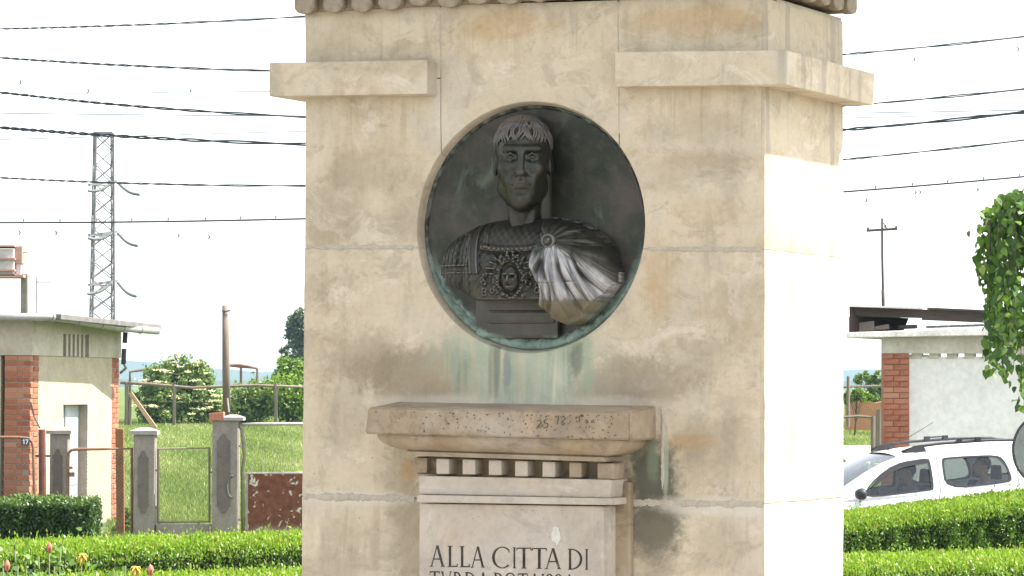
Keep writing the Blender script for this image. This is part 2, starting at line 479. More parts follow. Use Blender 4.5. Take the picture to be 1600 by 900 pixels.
# mortar heart standing just behind the block faces
mh = MB()
x0 = L(484, 400)[0]
mh.box((x0 + 0.012, 0.09, 0.02), (-0.003, MDEPTH - 0.012, L(800, 12)[1]))
mh.build('mortar_core', M_MORTAR, MON)
from mathutils import noise as mno
for (pxa, pya, pxb, pyb) in ((478, 386, 645, 386.8), (1013, 389, 1193, 389.9), (474, 775.5, 648, 779), (985, 785.5, 1193, 787.5)):
    mb = MB(); n = 120; rows = []
    for k in range(n + 1):
        f = k / n
        a = L(pxa + (pxb - pxa) * f, pya + (pyb - pya) * f)
        big = 1.0 if pya < 500 else 1.5
        q1 = mno.noise(Vector((a[0] * 30, 1, 0))) + .6 * mno.noise(Vector((a[0] * 110, 5, 0))); q2 = mno.noise(Vector((a[0] * 26, 9, 3))) + .6 * mno.noise(Vector((a[0] * 120, 2, 4)))
        h1 = (0.0065 + 0.0055 * q1) * big; h2 = (0.0065 + 0.006 * q2) * big
        h1 = max(h1, .0015); h2 = max(h2, .0015)
        w = -0.0008 - 0.0009 * (1 + mno.noise(Vector((a[0] * 60, 3, 7))))
        rows.append([(a[0], 0.012, a[1] - h2), (a[0], 0.0006, a[1] - h2), (a[0], w, a[1] - h2 * .55), (a[0], w * .7, a[1]), (a[0], w, a[1] + h1 * .55), (a[0], 0.0006, a[1] + h1), (a[0], 0.012, a[1] + h1)])
    vs = [p for r in rows for p in r]
    mb.add(vs, [(i * 7 + s, (i + 1) * 7 + s, (i + 1) * 7 + s + 1, i * 7 + s + 1) for i in range(n) for s in range(6)])
    mb.build('mortar_joint', M_MORTAR, MON, smooth=True)

for (pxa, pya, pxb, pyb) in ((687.9, 12, 690, 213), (966.1, 4, 966.9, 208)):
    a_ = L(pxa, pya); b_ = L(pxb, pyb)
    MB().hexa([(b_[0] - .002, .0014, b_[1]), (b_[0] + .002, .0014, b_[1]), (b_[0] + .002, .06, b_[1]), (b_[0] - .002, .06, b_[1]), (a_[0] - .002, .0014, a_[1]), (a_[0] + .002, .0014, a_[1]), (a_[0] + .002, .06, a_[1]), (a_[0] - .002, .06, a_[1])]).build('mortar_joint', M_MORTAR, MON)
# brackets: a short one on the left and one returning round the right-hand corner
BO = 0.058
prism_front(MB(), [(420, 98), (667, 93.3), (667, 147), (420, 150.7)], BO, MDEPTH * 0.6).build('bracket', M_STONE, MON, bevel=0.004)
tr = L(1228, 78, BO); br = L(1227, 132, BO); tl = L(960.5, 81, BO); bl = L(960.5, 135.6, BO)
yb = Sd(1367, 140, tr[0])[0]
mb = MB().hexa([(bl[0], -BO, bl[1]), (br[0], -BO, br[1]), (br[0], yb, br[1]), (bl[0], yb, bl[1]), (tl[0], -BO, tl[1]), (tr[0], -BO, tr[1]), (tr[0], yb, tr[1]), (tl[0], yb, tl[1])])
mb.build('bracket', M_STONE, MON, bevel=0.004)

# crowning cornice: a row of carved tongues under a plain shelf
CO = 0.032
zc = L(800, 7)[1]
xl = L(477, 15)[0]
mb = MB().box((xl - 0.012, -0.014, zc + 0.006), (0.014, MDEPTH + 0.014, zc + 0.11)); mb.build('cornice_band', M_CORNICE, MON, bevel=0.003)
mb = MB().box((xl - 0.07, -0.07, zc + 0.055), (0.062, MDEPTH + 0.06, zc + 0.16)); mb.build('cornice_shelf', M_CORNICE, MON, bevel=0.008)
mb = MB().box((xl - 0.16, -0.16, zc + 0.16), (0.34, MDEPTH + 0.16, zc + 0.36)); mb.build('cornice_shade_cap', M_CORNICE, MON, bevel=0.008)  # unseen cap; right overhang lengthened to shade the side face and bracket
def tongue(w, h, t):
    prof = [(-w / 2, h), (-w / 2, h * 0.30), (-w * 0.34, h * 0.08), (0, 0), (w * 0.34, h * 0.08), (w / 2, h * 0.30), (w / 2, h)]
    m = MB(); m.prism(prof, 0.0, -t, lambda a, b, c: (a, c, b)); return m
n = 16; step = (0.03 - (xl - 0.03)) / n
tm = tongue(step * 0.80, 0.058, 0.026)
proto = tm.build('cornice_tongue', M_CORNICE, MON, bevel=0.006, seg=2)
first = True
for k in range(n):
    o = proto if first else link(proto.copy()); first = False
    o.parent = MON; o.location = (xl - 0.022 + step * (k + 0.5) - 0.004, -0.014, zc - 0.006 + 0.010 * random.random()); o.scale = (random.uniform(.88, 1.12), random.uniform(.7, 1.1), random.uniform(.9, 1.1)); o.rotation_euler = (0, random.uniform(-.06, .06), 0)
for k in range(6):
    o = link(proto.copy()); o.parent = MON
    st = (MDEPTH + 0.03) / 6
    o.location = (0.014, -0.02 + st * (k + 0.5), zc - 0.004 + 0.003 * random.random()); o.rotation_euler = (0, 0, math.pi / 2); o.scale = (st / step, 1, 1)

# ---- shelf and tablet below the medallion
PS = 0.17
tl, tr, br, bl = L(575, 637, PS), L(984, 643.5, PS), L(984, 688, PS), L(570, 678, PS)
rise = 0.015
mb = MB(); nx = 26
for k in range(nx):
    f0, f1 = k / nx, (k + 1) / nx
    def lp(a, b, f): return (a[0] + (b[0] - a[0]) * f, a[1] + (b[1] - a[1]) * f)
    p0, p1 = lp(bl, br, f0), lp(bl, br, f1); q0, q1 = lp(tl, tr, f0), lp(tl, tr, f1)
    ins = 0.0
    mb.add([(p0[0], -PS, p0[1]), (p1[0], -PS, p1[1]), (q1[0], -PS, q1[1]), (q0[0], -PS, q0[1]),
            (p0[0], 0.004, p0[1]), (p1[0], 0.004, p1[1]), (q1[0], 0.004, q1[1] + rise), (q0[0], 0.004, q0[1] + rise)],
           [(0, 1, 2, 3), (3, 2, 6, 7), (1, 0, 4, 5)] + ([(0, 3, 7, 4)] if k == 0 else []) + ([(1, 5, 6, 2)] if k == nx - 1 else []))
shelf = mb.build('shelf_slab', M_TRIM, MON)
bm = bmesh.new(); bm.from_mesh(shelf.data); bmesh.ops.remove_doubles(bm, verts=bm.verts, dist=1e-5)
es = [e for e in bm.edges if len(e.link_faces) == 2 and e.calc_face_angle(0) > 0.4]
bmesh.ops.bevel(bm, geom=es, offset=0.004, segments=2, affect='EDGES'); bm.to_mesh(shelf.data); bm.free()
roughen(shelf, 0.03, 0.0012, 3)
# cyma moulding under the slab (profile swept along the front with returns to the wall)
zb_l = bl[1]; zb_r = br[1]
def moulding(name, prof, xL, xR, zL, zR, mat, back=0.004):
    """prof: list of (projection, drop below z, side inset)"""
    mb = MB(); rows = []
    for p, d, s in prof:
        rows.append([(xL + s, back, zL - d), (xL + s, -p, zL - d), (xR - s, -p, zR - d), (xR - s, back, zR - d)])
    for a, b in zip(rows[:-1], rows[1:]):
        for k in range(3):
            mb.add([a[k], a[k + 1], b[k + 1], b[k]], [(0, 1, 2, 3)])
    mb.add(rows[0], [(0, 1, 2, 3)]); mb.add(rows[-1], [(0, 1, 2, 3)])
    o = mesh_obj(name, mb.v, mb.f, mat, MON)
    bm = bmesh.new(); bm.from_mesh(o.data); bmesh.ops.remove_doubles(bm, verts=bm.verts, dist=1e-6); bmesh.ops.recalc_face_normals(bm, faces=bm.faces); bm.to_mesh(o.data); bm.free()
    return o
H1 = 0.054
cyma = []
for k in range(9):
    f = k / 8
    a = f * math.pi / 2
    cyma.append((PS - 0.018 - 0.045 * (1 - math.cos(a)), 0.001 + 0.030 * math.sin(a) + 0.012 * f, 0.028 + 0.07 * (1 - math.cos(a))))
cyma += [(0.106, 0.045, 0.098), (0.116, 0.046, 0.094), (0.116, 0.0575, 0.094)]
xa, xb = bl[0], br[0]
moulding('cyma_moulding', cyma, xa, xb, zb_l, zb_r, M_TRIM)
# dentils
zdl = L(657, 718, 0.112)[1]; zdr = L(957, 727, 0.112)[1]
dx0 = L(634, 718, 0.112)[0]; dx1 = L(957, 727, 0.112)[0]
def dz(x): return zdl + (zdr - zdl) * (x - dx0) / (dx1 - dx0)
dent = [(634, 656), (678, 698), (719, 739), (760, 780), (801, 821), (844, 864), (886, 905), (930, 956)]
hd = 0.037
for (a, b) in dent:
    xa_, xb_ = L(a, 720, 0.112)[0], L(b, 720, 0.112)[0]
    z_ = dz((xa_ + xb_) / 2)
    pd = 0.070 if a < 650 else 0.099
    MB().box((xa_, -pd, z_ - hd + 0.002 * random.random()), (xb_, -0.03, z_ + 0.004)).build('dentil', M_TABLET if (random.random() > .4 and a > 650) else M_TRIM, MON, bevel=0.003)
xr = dx1
for k in range(1):
    y0 = -0.075 + 0.05 * k
    MB().box((xr - 0.025, y0, dz(xr) - hd), (xr - 0.003, y0 + 0.026, dz(xr) + 0.004)).build('dentil', M_TRIM, MON, bevel=0.002)
bx0, bx1 = L(652, 740, 0.05)[0], L(945, 745, 0.05)[0]
mb = MB().hexa([(bx0, -0.05, dz(bx0) - hd - 0.004), (bx1, -0.05, dz(bx1) - hd - 0.004), (bx1, 0.004, dz(bx1) - hd - 0.004), (bx0, 0.004, dz(bx0) - hd - 0.004),
                (bx0, -0.05, dz(bx0) + 0.006), (bx1, -0.05, dz(bx1) + 0.006), (bx1, 0.004, dz(bx1) + 0.006), (bx0, 0.004, dz(bx0) + 0.006)])
mb.build('dentil_ground', M_CORNICE, MON)
# frieze, thin moulding, tablet
prism_front(MB(), [(654, 743.5), (955, 749.5), (952, 778), (655, 772)], 0.104, 0.004).build('frieze', M_TABLET, MON, bevel=0.003)
prism_front(MB(), [(651, 773), (956, 778.5), (956, 789.5), (651, 785)], 0.118, 0.004).build('frieze_moulding', M_TABLET, MON, bevel=0.004)
prism_front(MB(), [(655, 786.5), (943, 791), (943, 1180), (654, 1172)], 0.100, 0.004).build('tablet', M_TABLET, MON, bevel=0.004)
prism_front(MB(), [(676, 1174), (956, 1180), (956, 1230), (676, 1222)], 0.12, 0.004).build('tablet_base', M_TRIM, MON, bevel=0.006)
# edge strip where the tablet is bedded into the wall
prism_front(MB(), [(957, 752), (985, 753), (984, 1180), (957, 1180)], 0.022, 0.004).build('bedding_strip', M_TRIM, MON, bevel=0.006)
mb = MB(); rows = []; n = 60
for k in range(n + 1):
    f = k / n
    a = L(1035, 636 + 128 * f)
    w1 = max(.0012, .0055 + .005 * mno.noise(Vector((a[1] * 40, 2, 1))) + .003 * mno.noise(Vector((a[1] * 120, 2, 1)))) * min(1, 6 * (1.02 - f)); w2 = max(.0012, .006 + .006 * mno.noise(Vector((a[1] * 34, 8, 1))) + .003 * mno.noise(Vector((a[1] * 130, 6, 1)))) * min(1, 6 * (1.02 - f))
    d = -.0012 - .0016 * (1 + mno.noise(Vector((a[1] * 50, 4, 4))))
    rows.append([(a[0] - w1, .0015, a[1]), (a[0] - w1 * .5, d, a[1]), (a[0] + w2 * .5, d, a[1]), (a[0] + w2, .0015, a[1])])
mb.add([p for r in rows for p in r], [(i * 4 + q, i * 4 + q + 1, (i + 1) * 4 + q + 1, (i + 1) * 4 + q) for i in range(n) for q in range(3)])
mb.build('mortar_joint', M_MORTAR, MON, smooth=True)
# broken lime wash patch on the tablet
mb = MB()
poly = []
for k in range(18):
    a = 2 * math.pi * k / 18
    r = 0.8 + 0.35 * mno.noise(Vector((math.cos(a) * 1.7, math.sin(a) * 1.7, 3)))+ 0.35 * mno.noise(Vector((math.cos(a) * 4, math.sin(a) * 4, 8)))
    poly.append((869 + 9 * r * math.cos(a), 837 + 16 * r * math.sin(a)))
pp = [L(x, y, 0.1) for x, y in poly]
mb.prism(pp, -0.099, -0.1022, lambda a, b, c: (a, c, b))
mb.build('lime_patch', simple('white_lime', (0.50, 0.475, 0.42), (0.64, 0.62, 0.57), 60, 0.9, 0.5, 0.003), MON)

# ---- letters
def arc(cx, cy, rx, ry, a0, a1, n, thin, thick):
    out = []; inn = []
    for k in range(n + 1):
        a = math.radians(a0 + (a1 - a0) * k / n)
        w = thin + (thick - thin) * abs(math.cos(a)) ** 1.3
        out.append((cx + rx * math.cos(a), cy + ry * math.sin(a)))
        inn.append((cx + (rx - w) * math.cos(a), cy + (ry - w * 0.8) * math.sin(a)))
    return [[out[k], out[k + 1], inn[k + 1], inn[k]] for k in range(n)]
def seg(x0, y0, x1, y1, w):
    return [(x0 - w / 2, y0), (x0 + w / 2, y0), (x1 + w / 2, y1), (x1 - w / 2, y1)]
def bar(x0, x1, y, w): return [(x0, y - w / 2), (x1, y - w / 2), (x1, y + w / 2), (x0, y + w / 2)]
def serif(x, y, w, up=1):
    return [(x - w / 2, y), (x + w / 2, y), (x + w / 2 - 0.04, y + 0.035 * up), (x - w / 2 + 0.04, y + 0.035 * up)]
TK, TN = 0.115, 0.055
GL = {
    'A': (0.74, [seg(0.06, 0, 0.36, 1, TN), seg(0.66, 0, 0.365, 1, TK), bar(0.16, 0.56, 0.36, TN), serif(0.06, 0, 0.2), serif(0.66, 0, 0.22)]),
    'L': (0.52, [seg(0.13, 0, 0.13, 1, TK), bar(0.13, 0.5, 0.03, TN), [(0.44, 0.03), (0.5, 0.03), (0.5, 0.16), (0.48, 0.16)], serif(0.13, 0, 0.26), serif(0.13, 1, 0.26, -1)]),
    'I': (0.22, [seg(0.11, 0, 0.11, 1, TK), serif(0.11, 0, 0.24), serif(0.11, 1, 0.24, -1)]),
    'T': (0.66, [seg(0.33, 0, 0.33, 1, TK), bar(0.02, 0.64, 0.97, TN), serif(0.33, 0, 0.26), [(0.02, 0.97), (0.07, 0.97), (0.03, 0.86), (0.01, 0.86)], [(0.59, 0.97), (0.64, 0.97), (0.65, 0.86), (0.63, 0.86)]]),
    'C': (0.78, arc(0.46, 0.5, 0.45, 0.52, 48, 312, 18, TN, TK) + [[(0.72, 0.88), (0.77, 0.9), (0.77, 0.72), (0.74, 0.72)]]),
    'D': (0.76, [seg(0.13, 0, 0.13, 1, TK), serif(0.13, 0, 0.24), serif(0.13, 1, 0.24, -1)] + arc(0.2, 0.5, 0.54, 0.5, -90, 90, 14, TN, TK) + [bar(0.1, 0.22, 0.975, TN), bar(0.1, 0.22, 0.025, TN)]),
    'V': (0.74, [seg(0.36, 0, 0.06, 1, TK), seg(0.37, 0, 0.66, 1, TN), serif(0.06, 1, 0.22, -1), serif(0.66, 1, 0.2, -1)]),
    'R': (0.70, [seg(0.13, 0, 0.13, 1, TK), serif(0.13, 0, 0.26), serif(0.13, 1, 0.24, -1), seg(0.62, 0, 0.3, 0.5, TK), serif(0.63, 0, 0.2)] + arc(0.2, 0.74, 0.34, 0.26, -90, 90, 10, TN, TK) + [bar(0.1, 0.22, 0.975, TN), bar(0.1, 0.22, 0.50, TN)]),
    'P': (0.60, [seg(0.13, 0, 0.13, 1, TK), serif(0.13, 0, 0.26), serif(0.13, 1, 0.24, -1)] + arc(0.2, 0.73, 0.36, 0.27, -90, 90, 10, TN, TK) + [bar(0.1, 0.22, 0.975, TN), bar(0.1, 0.22, 0.48, TN)]),
    'O': (0.86, arc(0.43, 0.5, 0.43, 0.52, 0, 360, 24, TN, TK)),
    'S': (0.52, arc(0.26, 0.745, 0.22, 0.27, 30, 250, 12, TN, TK) + arc(0.26, 0.25, 0.24, 0.27, -150, 75, 12, TN, TK)),
}
tl_ = NT('letter_paint')
ln = tl_.noise(28, 4, 0.6, 0.3)
M_LETTER = tl_.done(tl_.ramp(ln, [(0.36, (0.022, 0.018, 0.015)), (0.58, (0.05, 0.042, 0.034)), (0.74, (0.20, 0.17, 0.14))]), 0.8)
TAB = 0.100
def letter(ch, pxl, pxr, ytop, ybot):
    adv, polys = GL[ch]
    mb = MB()
    xs = [q[0] for p in polys for q in p]
    lo, hi = min(xs), max(xs)
    for i, p in enumerate(polys):
        pts = []
        for (u, v) in p:
            fx = (u - lo) / (hi - lo)
            pts.append(L(pxl + (pxr - pxl) * fx, ybot + (ytop - ybot) * v, TAB))
        f = -TAB - 0.0006 - 0.00006 * (i % 9)
        mb.prism(pts, -TAB + 0.002, f, lambda a, b, c: (a, c, b))
    mb.build('letter', M_LETTER, MON)
line1 = [('A', 671, 695.5), ('L', 699, 715), ('L', 718, 734), ('A', 735, 758), ('C', 769, 796), ('I', 801, 806.5), ('T', 807, 830.5), ('T', 831, 854.5), ('A', 850.5, 877.5), ('D', 887, 910), ('I', 914, 919.5)]
for ch, a, b in line1:
    f = ((a + b) / 2 - 671) / 249
    letter(ch, a, b, 852 + 6 * f, 885.2 + 5.2 * f)
x = 671.5
txt2 = 'TVRDA POTAISSA'
tot = sum(GL[c][0] if c != ' ' else 0.25 for c in txt2) + 0.07 * len(txt2)
sc_ = 230.0 / tot
for c in txt2:
    if c == ' ': x += 0.25 * sc_; continue
    w = GL[c][0] * sc_
    f = (x - 671) / 249
    letter(c, x, x + w, 892.5 + 6 * f, 926 + 5.5 * f)
    x += w + 0.07 * sc_
# scratched black marks on the slab edge
M_INK = simple('black_marker', (0.04, 0.034, 0.028), (0.20, 0.155, 0.11), 130, 0.9, 0)
def ink(pts, w=1.5):
    mb = MB()
    for a, b in zip(pts[:-1], pts[1:]):
        pa, pb = L(*a, PS), L(*b, PS)
        d = Vector((pb[0] - pa[0], pb[1] - pa[1])); ln_ = max(d.length, 1e-5); d /= ln_
        n_ = Vector((-d.y, d.x)) * (w * 0.00165 / 2)
        q = [(pa[0] + n_.x, pa[1] + n_.y), (pa[0] - n_.x, pa[1] - n_.y), (pb[0] - n_.x, pb[1] - n_.y), (pb[0] + n_.x, pb[1] + n_.y)]
        mb.prism(q, -PS + 0.004, -PS - 0.0016, lambda a, b, c: (a, c, b))
    return mb
for pts in ([(839, 658), (844, 656), (846, 660), (839, 668), (846, 667)], [(856, 655), (850, 657), (851, 661), (856, 662), (855, 668), (849, 668)], [(861, 666), (862, 667)],
            [(867, 652), (873, 650), (871, 663)], [(877, 652), (881, 650), (883, 655), (878, 658), (883, 662), (879, 664), (877, 659)], [(899, 652), (912, 650)], [(905, 651), (906, 660)],
            [(914, 658), (917, 656), (919, 660), (915, 661)], [(924, 661), (925, 657), (929, 661)]):
    ink(pts, 1.3).build('ink_mark', M_INK, MON)
rs_ = random.Random(12)
sp = MB()
for k in range(150):
    px_ = 640 + 330 * rs_.random(); py_ = 642 + (px_ - 575) * .017 + 38 * rs_.random() ** 1.4; r_s = rs_.uniform(.35, 1.3) * .00165
    c_ = L(px_, py_, PS)
    sp.prism([(c_[0] + r_s * math.cos(a) * rs_.uniform(.7, 1.3), c_[1] + r_s * math.sin(a) * rs_.uniform(.7, 1.3)) for a in np.linspace(0, 5.5, 7)], -PS + .004, -PS - .0018, lambda a, b, c: (a, c, b))
tag(sp.build('lichen_specks', M_INK, MON), kind='stuff')
# ================================================================== BRONZE MEDALLION
MED_LOC = basis(MON) @ Vector((MCX, 0, MCZ))
MED = thing('relief_medallion', 'round dark bronze medallion with high-relief bust of a cloaked man, set in the monument', 'medallion', MED_LOC, (0, 0, -YAW))
DISC = -0.036            # disc surface, measured outwards from the stone face

def M2(px, py, d):
    x, z = L(px, py, d)
    return x - MCX, z - MCZ

def bronze(name, patina=0.35, brown=0.5, white=False, edge_k=0.45):
    t = NT(name)
    big = t.noise(7, 5, 0.6, 0.6); med = t.noise(28, 5, 0.65, 0.3); fine = t.noise(160, 3, 0.6)
    c = t.ramp(big, [(0.3, (0.014, 0.018, 0.013)), (0.5, (0.029, 0.029, 0.021)), (0.68, (0.058, 0.046, 0.039))])
    c = t.mix(t.math('MULTIPLY', t.step(med, 0.45, 0.7), 0.45), c, (0.072, 0.064, 0.053))
    gr = t.step(t.noise(12, 5, 0.65, 0.8, vec=t.mapping((1, 1, 0.6), (4, 4, 2))), 0.54, 0.72)
    c = t.mix(t.math('MULTIPLY', gr, patina), c, (0.072, 0.087, 0.066))
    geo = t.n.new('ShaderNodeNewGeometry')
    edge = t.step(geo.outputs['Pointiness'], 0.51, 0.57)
    c = t.mix(t.math('MULTIPLY', edge, edge_k), c, (0.30, 0.265, 0.25))  # convex edges painted lighter, for wear and for edge highlights
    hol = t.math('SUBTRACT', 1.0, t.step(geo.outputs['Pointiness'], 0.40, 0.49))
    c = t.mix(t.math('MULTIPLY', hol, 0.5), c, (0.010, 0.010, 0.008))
    rough = t.ramp(med, [(0.3, 0.30), (0.7, 0.46)])
    x, y, z = t.sep()
    r = t.math('SQRT', t.math('ADD', t.math('MULTIPLY', x, x), t.math('MULTIPLY', z, z)))
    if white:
        # bright reflection painted pale into the cloak's folds, ridges palest, tan below
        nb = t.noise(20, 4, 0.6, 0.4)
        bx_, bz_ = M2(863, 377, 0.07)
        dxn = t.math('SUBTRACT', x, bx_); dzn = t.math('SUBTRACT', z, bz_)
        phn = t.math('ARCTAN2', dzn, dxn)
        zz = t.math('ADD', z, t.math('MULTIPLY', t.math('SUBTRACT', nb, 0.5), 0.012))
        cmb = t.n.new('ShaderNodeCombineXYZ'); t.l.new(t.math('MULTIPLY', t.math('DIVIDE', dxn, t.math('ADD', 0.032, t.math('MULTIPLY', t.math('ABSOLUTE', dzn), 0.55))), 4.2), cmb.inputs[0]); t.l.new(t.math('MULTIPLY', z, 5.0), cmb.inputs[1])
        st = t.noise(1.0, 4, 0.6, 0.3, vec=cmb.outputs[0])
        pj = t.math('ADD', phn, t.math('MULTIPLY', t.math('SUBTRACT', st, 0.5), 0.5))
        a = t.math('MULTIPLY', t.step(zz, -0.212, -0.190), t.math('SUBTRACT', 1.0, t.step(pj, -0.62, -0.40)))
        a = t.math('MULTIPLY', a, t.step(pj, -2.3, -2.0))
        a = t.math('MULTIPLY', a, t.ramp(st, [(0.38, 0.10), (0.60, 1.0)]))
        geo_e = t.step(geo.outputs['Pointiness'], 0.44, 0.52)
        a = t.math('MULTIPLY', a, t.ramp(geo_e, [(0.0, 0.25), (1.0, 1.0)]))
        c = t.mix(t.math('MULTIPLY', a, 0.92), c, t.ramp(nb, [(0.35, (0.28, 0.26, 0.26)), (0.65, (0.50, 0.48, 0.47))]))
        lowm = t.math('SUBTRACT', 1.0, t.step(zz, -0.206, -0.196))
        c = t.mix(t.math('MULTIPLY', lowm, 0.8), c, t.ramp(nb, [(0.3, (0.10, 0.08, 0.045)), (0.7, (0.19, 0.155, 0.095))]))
    # verdigris creeping in from the lower rim
    rr = t.math('ADD', r, t.math('MULTIPLY', t.math('SUBTRACT', t.noise(17, 5, 0.65, 0.5), 0.5), 0.06))
    low = t.math('SUBTRACT', 1.0, t.step(z, -0.20, -0.02))
    ver = t.math('MULTIPLY', t.step(rr, MR - 0.034, MR - 0.016), low)
    c = t.mix(t.math('MULTIPLY', ver, 0.85), c, t.ramp(med, [(0.35, (0.10, 0.155, 0.13)), (0.65, (0.24, 0.31, 0.265))]))
    metal = 0.55
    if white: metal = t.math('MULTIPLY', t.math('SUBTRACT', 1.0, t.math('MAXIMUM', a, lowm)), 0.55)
    nor = t.bump(t.math('ADD', med, t.math('MULTIPLY', fine, 0.4)), 0.4, 0.003)
    return t.done(c, rough, nor, metal, 0.5)

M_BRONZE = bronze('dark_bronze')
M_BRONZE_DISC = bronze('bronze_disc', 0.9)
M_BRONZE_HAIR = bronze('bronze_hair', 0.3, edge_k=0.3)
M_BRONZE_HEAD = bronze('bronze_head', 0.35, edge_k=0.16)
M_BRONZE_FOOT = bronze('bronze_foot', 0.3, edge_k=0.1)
M_CLOAK = bronze('cloak_reflection_bronze', 0.3, white=True)
tv = NT('verdigris')
vn = tv.noise(30, 5, 0.65, 0.5)
x_, y_, z_ = tv.sep()
vc = tv.ramp(vn, [(0.3, (0.09, 0.135, 0.115)), (0.55, (0.205, 0.265, 0.225)), (0.75, (0.36, 0.40, 0.33))])
vd_ = tv.ramp(vn, [(0.42, (0.03, 0.033, 0.027)), (0.66, (0.16, 0.18, 0.145))])
vc = tv.mix(tv.step(z_, -0.16, 0.02), vc, vd_)
M_VERD = tv.done(vc, 0.85, tv.bump(vn, 0.6, 0.004))

# dished disc
mb = MB(); prof = []
n = 96; rings = 14
RD = MR - 0.010
for i in range(rings + 1):
    r = RD * i / rings
    prof.append((max(r, 1e-4), -(DISC - 0.010 * (1 - (i / rings) ** 2))))
vs = []; fs = []
for r, y in prof:
    for k in range(n):
        a = 2 * math.pi * k / n
        vs.append((r * math.cos(a), y, r * math.sin(a)))
for i in range(rings):
    for k in range(n):
        fs.append((i * n + k, i * n + (k + 1) % n, (i + 1) * n + (k + 1) % n, (i + 1) * n + k))
mesh_obj('disc', vs, fs, M_BRONZE_DISC, MED, smooth=True)
# ragged raised rim with lime and verdigris
vs = []; fs = []; m = 220
sect = [(-0.018, 0.0), (-0.012, 0.005), (-0.003, 0.006), (0.0015, 0.0)]
from mathutils import noise as mnoise
for k in range(m):
    a = 2 * math.pi * k / m
    low = max(0.0, -math.sin(a))
    j = mnoise.noise(Vector((math.cos(a) * 9, math.sin(a) * 9, 0)))
    j2 = mnoise.noise(Vector((math.cos(a) * 24, math.sin(a) * 24, 5)))
    for (dr, h) in sect:
        w = (0.45 + 0.9 * low ** 1.5) * (1 + 0.35 * j + 0.3 * j2)
        rr = MR + 0.001 + dr * (w if dr < 0 else 0) * 1.3
        vs.append((rr * math.cos(a), -(DISC + h * (1.2 + 1.6 * low) * (1 + 0.4 * j2) + (0.0 if h else -0.004)), rr * math.sin(a)))
q = len(sect)
for k in range(m):
    for s in range(q - 1):
        fs.append((k * q + s, ((k + 1) % m) * q + s, ((k + 1) % m) * q + s + 1, k * q + s + 1))
mesh_obj('rim', vs, fs, M_VERD, MED, smooth=True)

# ---- signed-distance sculpting for the head
def surface_nets(F, org, h):
    s = F < 0
    nx, ny, nz = F.shape
    c = np.zeros((nx - 1, ny - 1, nz - 1), np.int8)
    for i in (0, 1):
        for j in (0, 1):
            for k in (0, 1):
                c += s[i:nx - 1 + i, j:ny - 1 + j, k:nz - 1 + k]
    act = (c > 0) & (c < 8)
    idx = np.full(act.shape, -1, np.int64)
    I = np.argwhere(act); idx[act] = np.arange(len(I))
    acc = np.zeros((len(I), 3)); cnt = np.zeros(len(I))
    corners = [(i, j, k) for i in (0, 1) for j in (0, 1) for k in (0, 1)]
    vals = {cc: F[I[:, 0] + cc[0], I[:, 1] + cc[1], I[:, 2] + cc[2]] for cc in corners}
    for a in corners:
        for ax in range(3):
            if a[ax] == 1: continue
            b = list(a); b[ax] = 1; b = tuple(b)
            va, vb = vals[a], vals[b]
            m = (va < 0) != (vb < 0)
            t = np.where(m, va / np.where(m, va - vb, 1), 0)
            p = np.array(a, float)[None, :].repeat(len(I), 0); p[:, ax] += t
            acc[m] += p[m]; cnt[m] += 1
    V = (I + acc / cnt[:, None]) * h + np.array(org)
    faces = []
    for ax in range(3):
        o1, o2 = [(1, 2), (2, 0), (0, 1)][ax]
        sl0 = [slice(1, -1)] * 3; sl1 = [slice(1, -1)] * 3
        sl0[ax] = slice(0, -1); sl1[ax] = slice(1, None)
        a = s[tuple(sl0)]; b = s[tuple(sl1)]
        ch = np.argwhere(a != b)
        if not len(ch): continue
        base = ch + 1; base[:, ax] -= 1
        flip = a[ch[:, 0], ch[:, 1], ch[:, 2]]
        def cell(d1, d2):
            q = base.copy(); q[:, o1] -= d1; q[:, o2] -= d2
            return idx[q[:, 0], q[:, 1], q[:, 2]]
        f = np.stack([cell(1, 1), cell(0, 1), cell(0, 0), cell(1, 0)], 1)
        f[~flip] = f[~flip][:, ::-1]
        faces.append(f)
    Fc = np.concatenate(faces)
    Fc = Fc[(Fc >= 0).all(1)]
    return V, Fc

def sdgrid(lo, hi, h):
    ax = [np.arange(lo[i], hi[i] + h, h, dtype=np.float32) for i in range(3)]
    return np.meshgrid(*ax, indexing='ij', sparse=True)

def ell(X, Y, Z, c, r):
    qx, qy, qz = (X - c[0]) / r[0], (Y - c[1]) / r[1], (Z - c[2]) / r[2]
    k = np.sqrt(qx * qx + qy * qy + qz * qz)
    return (k - 1) * min(r) * (0.6 + 0.4 * 1)
def cap(X, Y, Z, a, b, ra, rb=None):
    rb = ra if rb is None else rb
    a = np.array(a, np.float32); b = np.array(b, np.float32); ba = b - a
    t = ((X - a[0]) * ba[0] + (Y - a[1]) * ba[1] + (Z - a[2]) * ba[2]) / float(ba @ ba)
    t = np.clip(t, 0, 1)
    return np.sqrt((X - a[0] - t * ba[0]) ** 2 + (Y - a[1] - t * ba[1]) ** 2 + (Z - a[2] - t * ba[2]) ** 2) - (ra + (rb - ra) * t)
def smin(a, b, k):
    h = np.clip(0.5 + 0.5 * (b - a) / k, 0, 1)
    return b + (a - b) * h - k * h * (1 - h)
def smax(a, b, k): return -smin(-a, -b, k)

HS = 1.03     # overall scale of the head
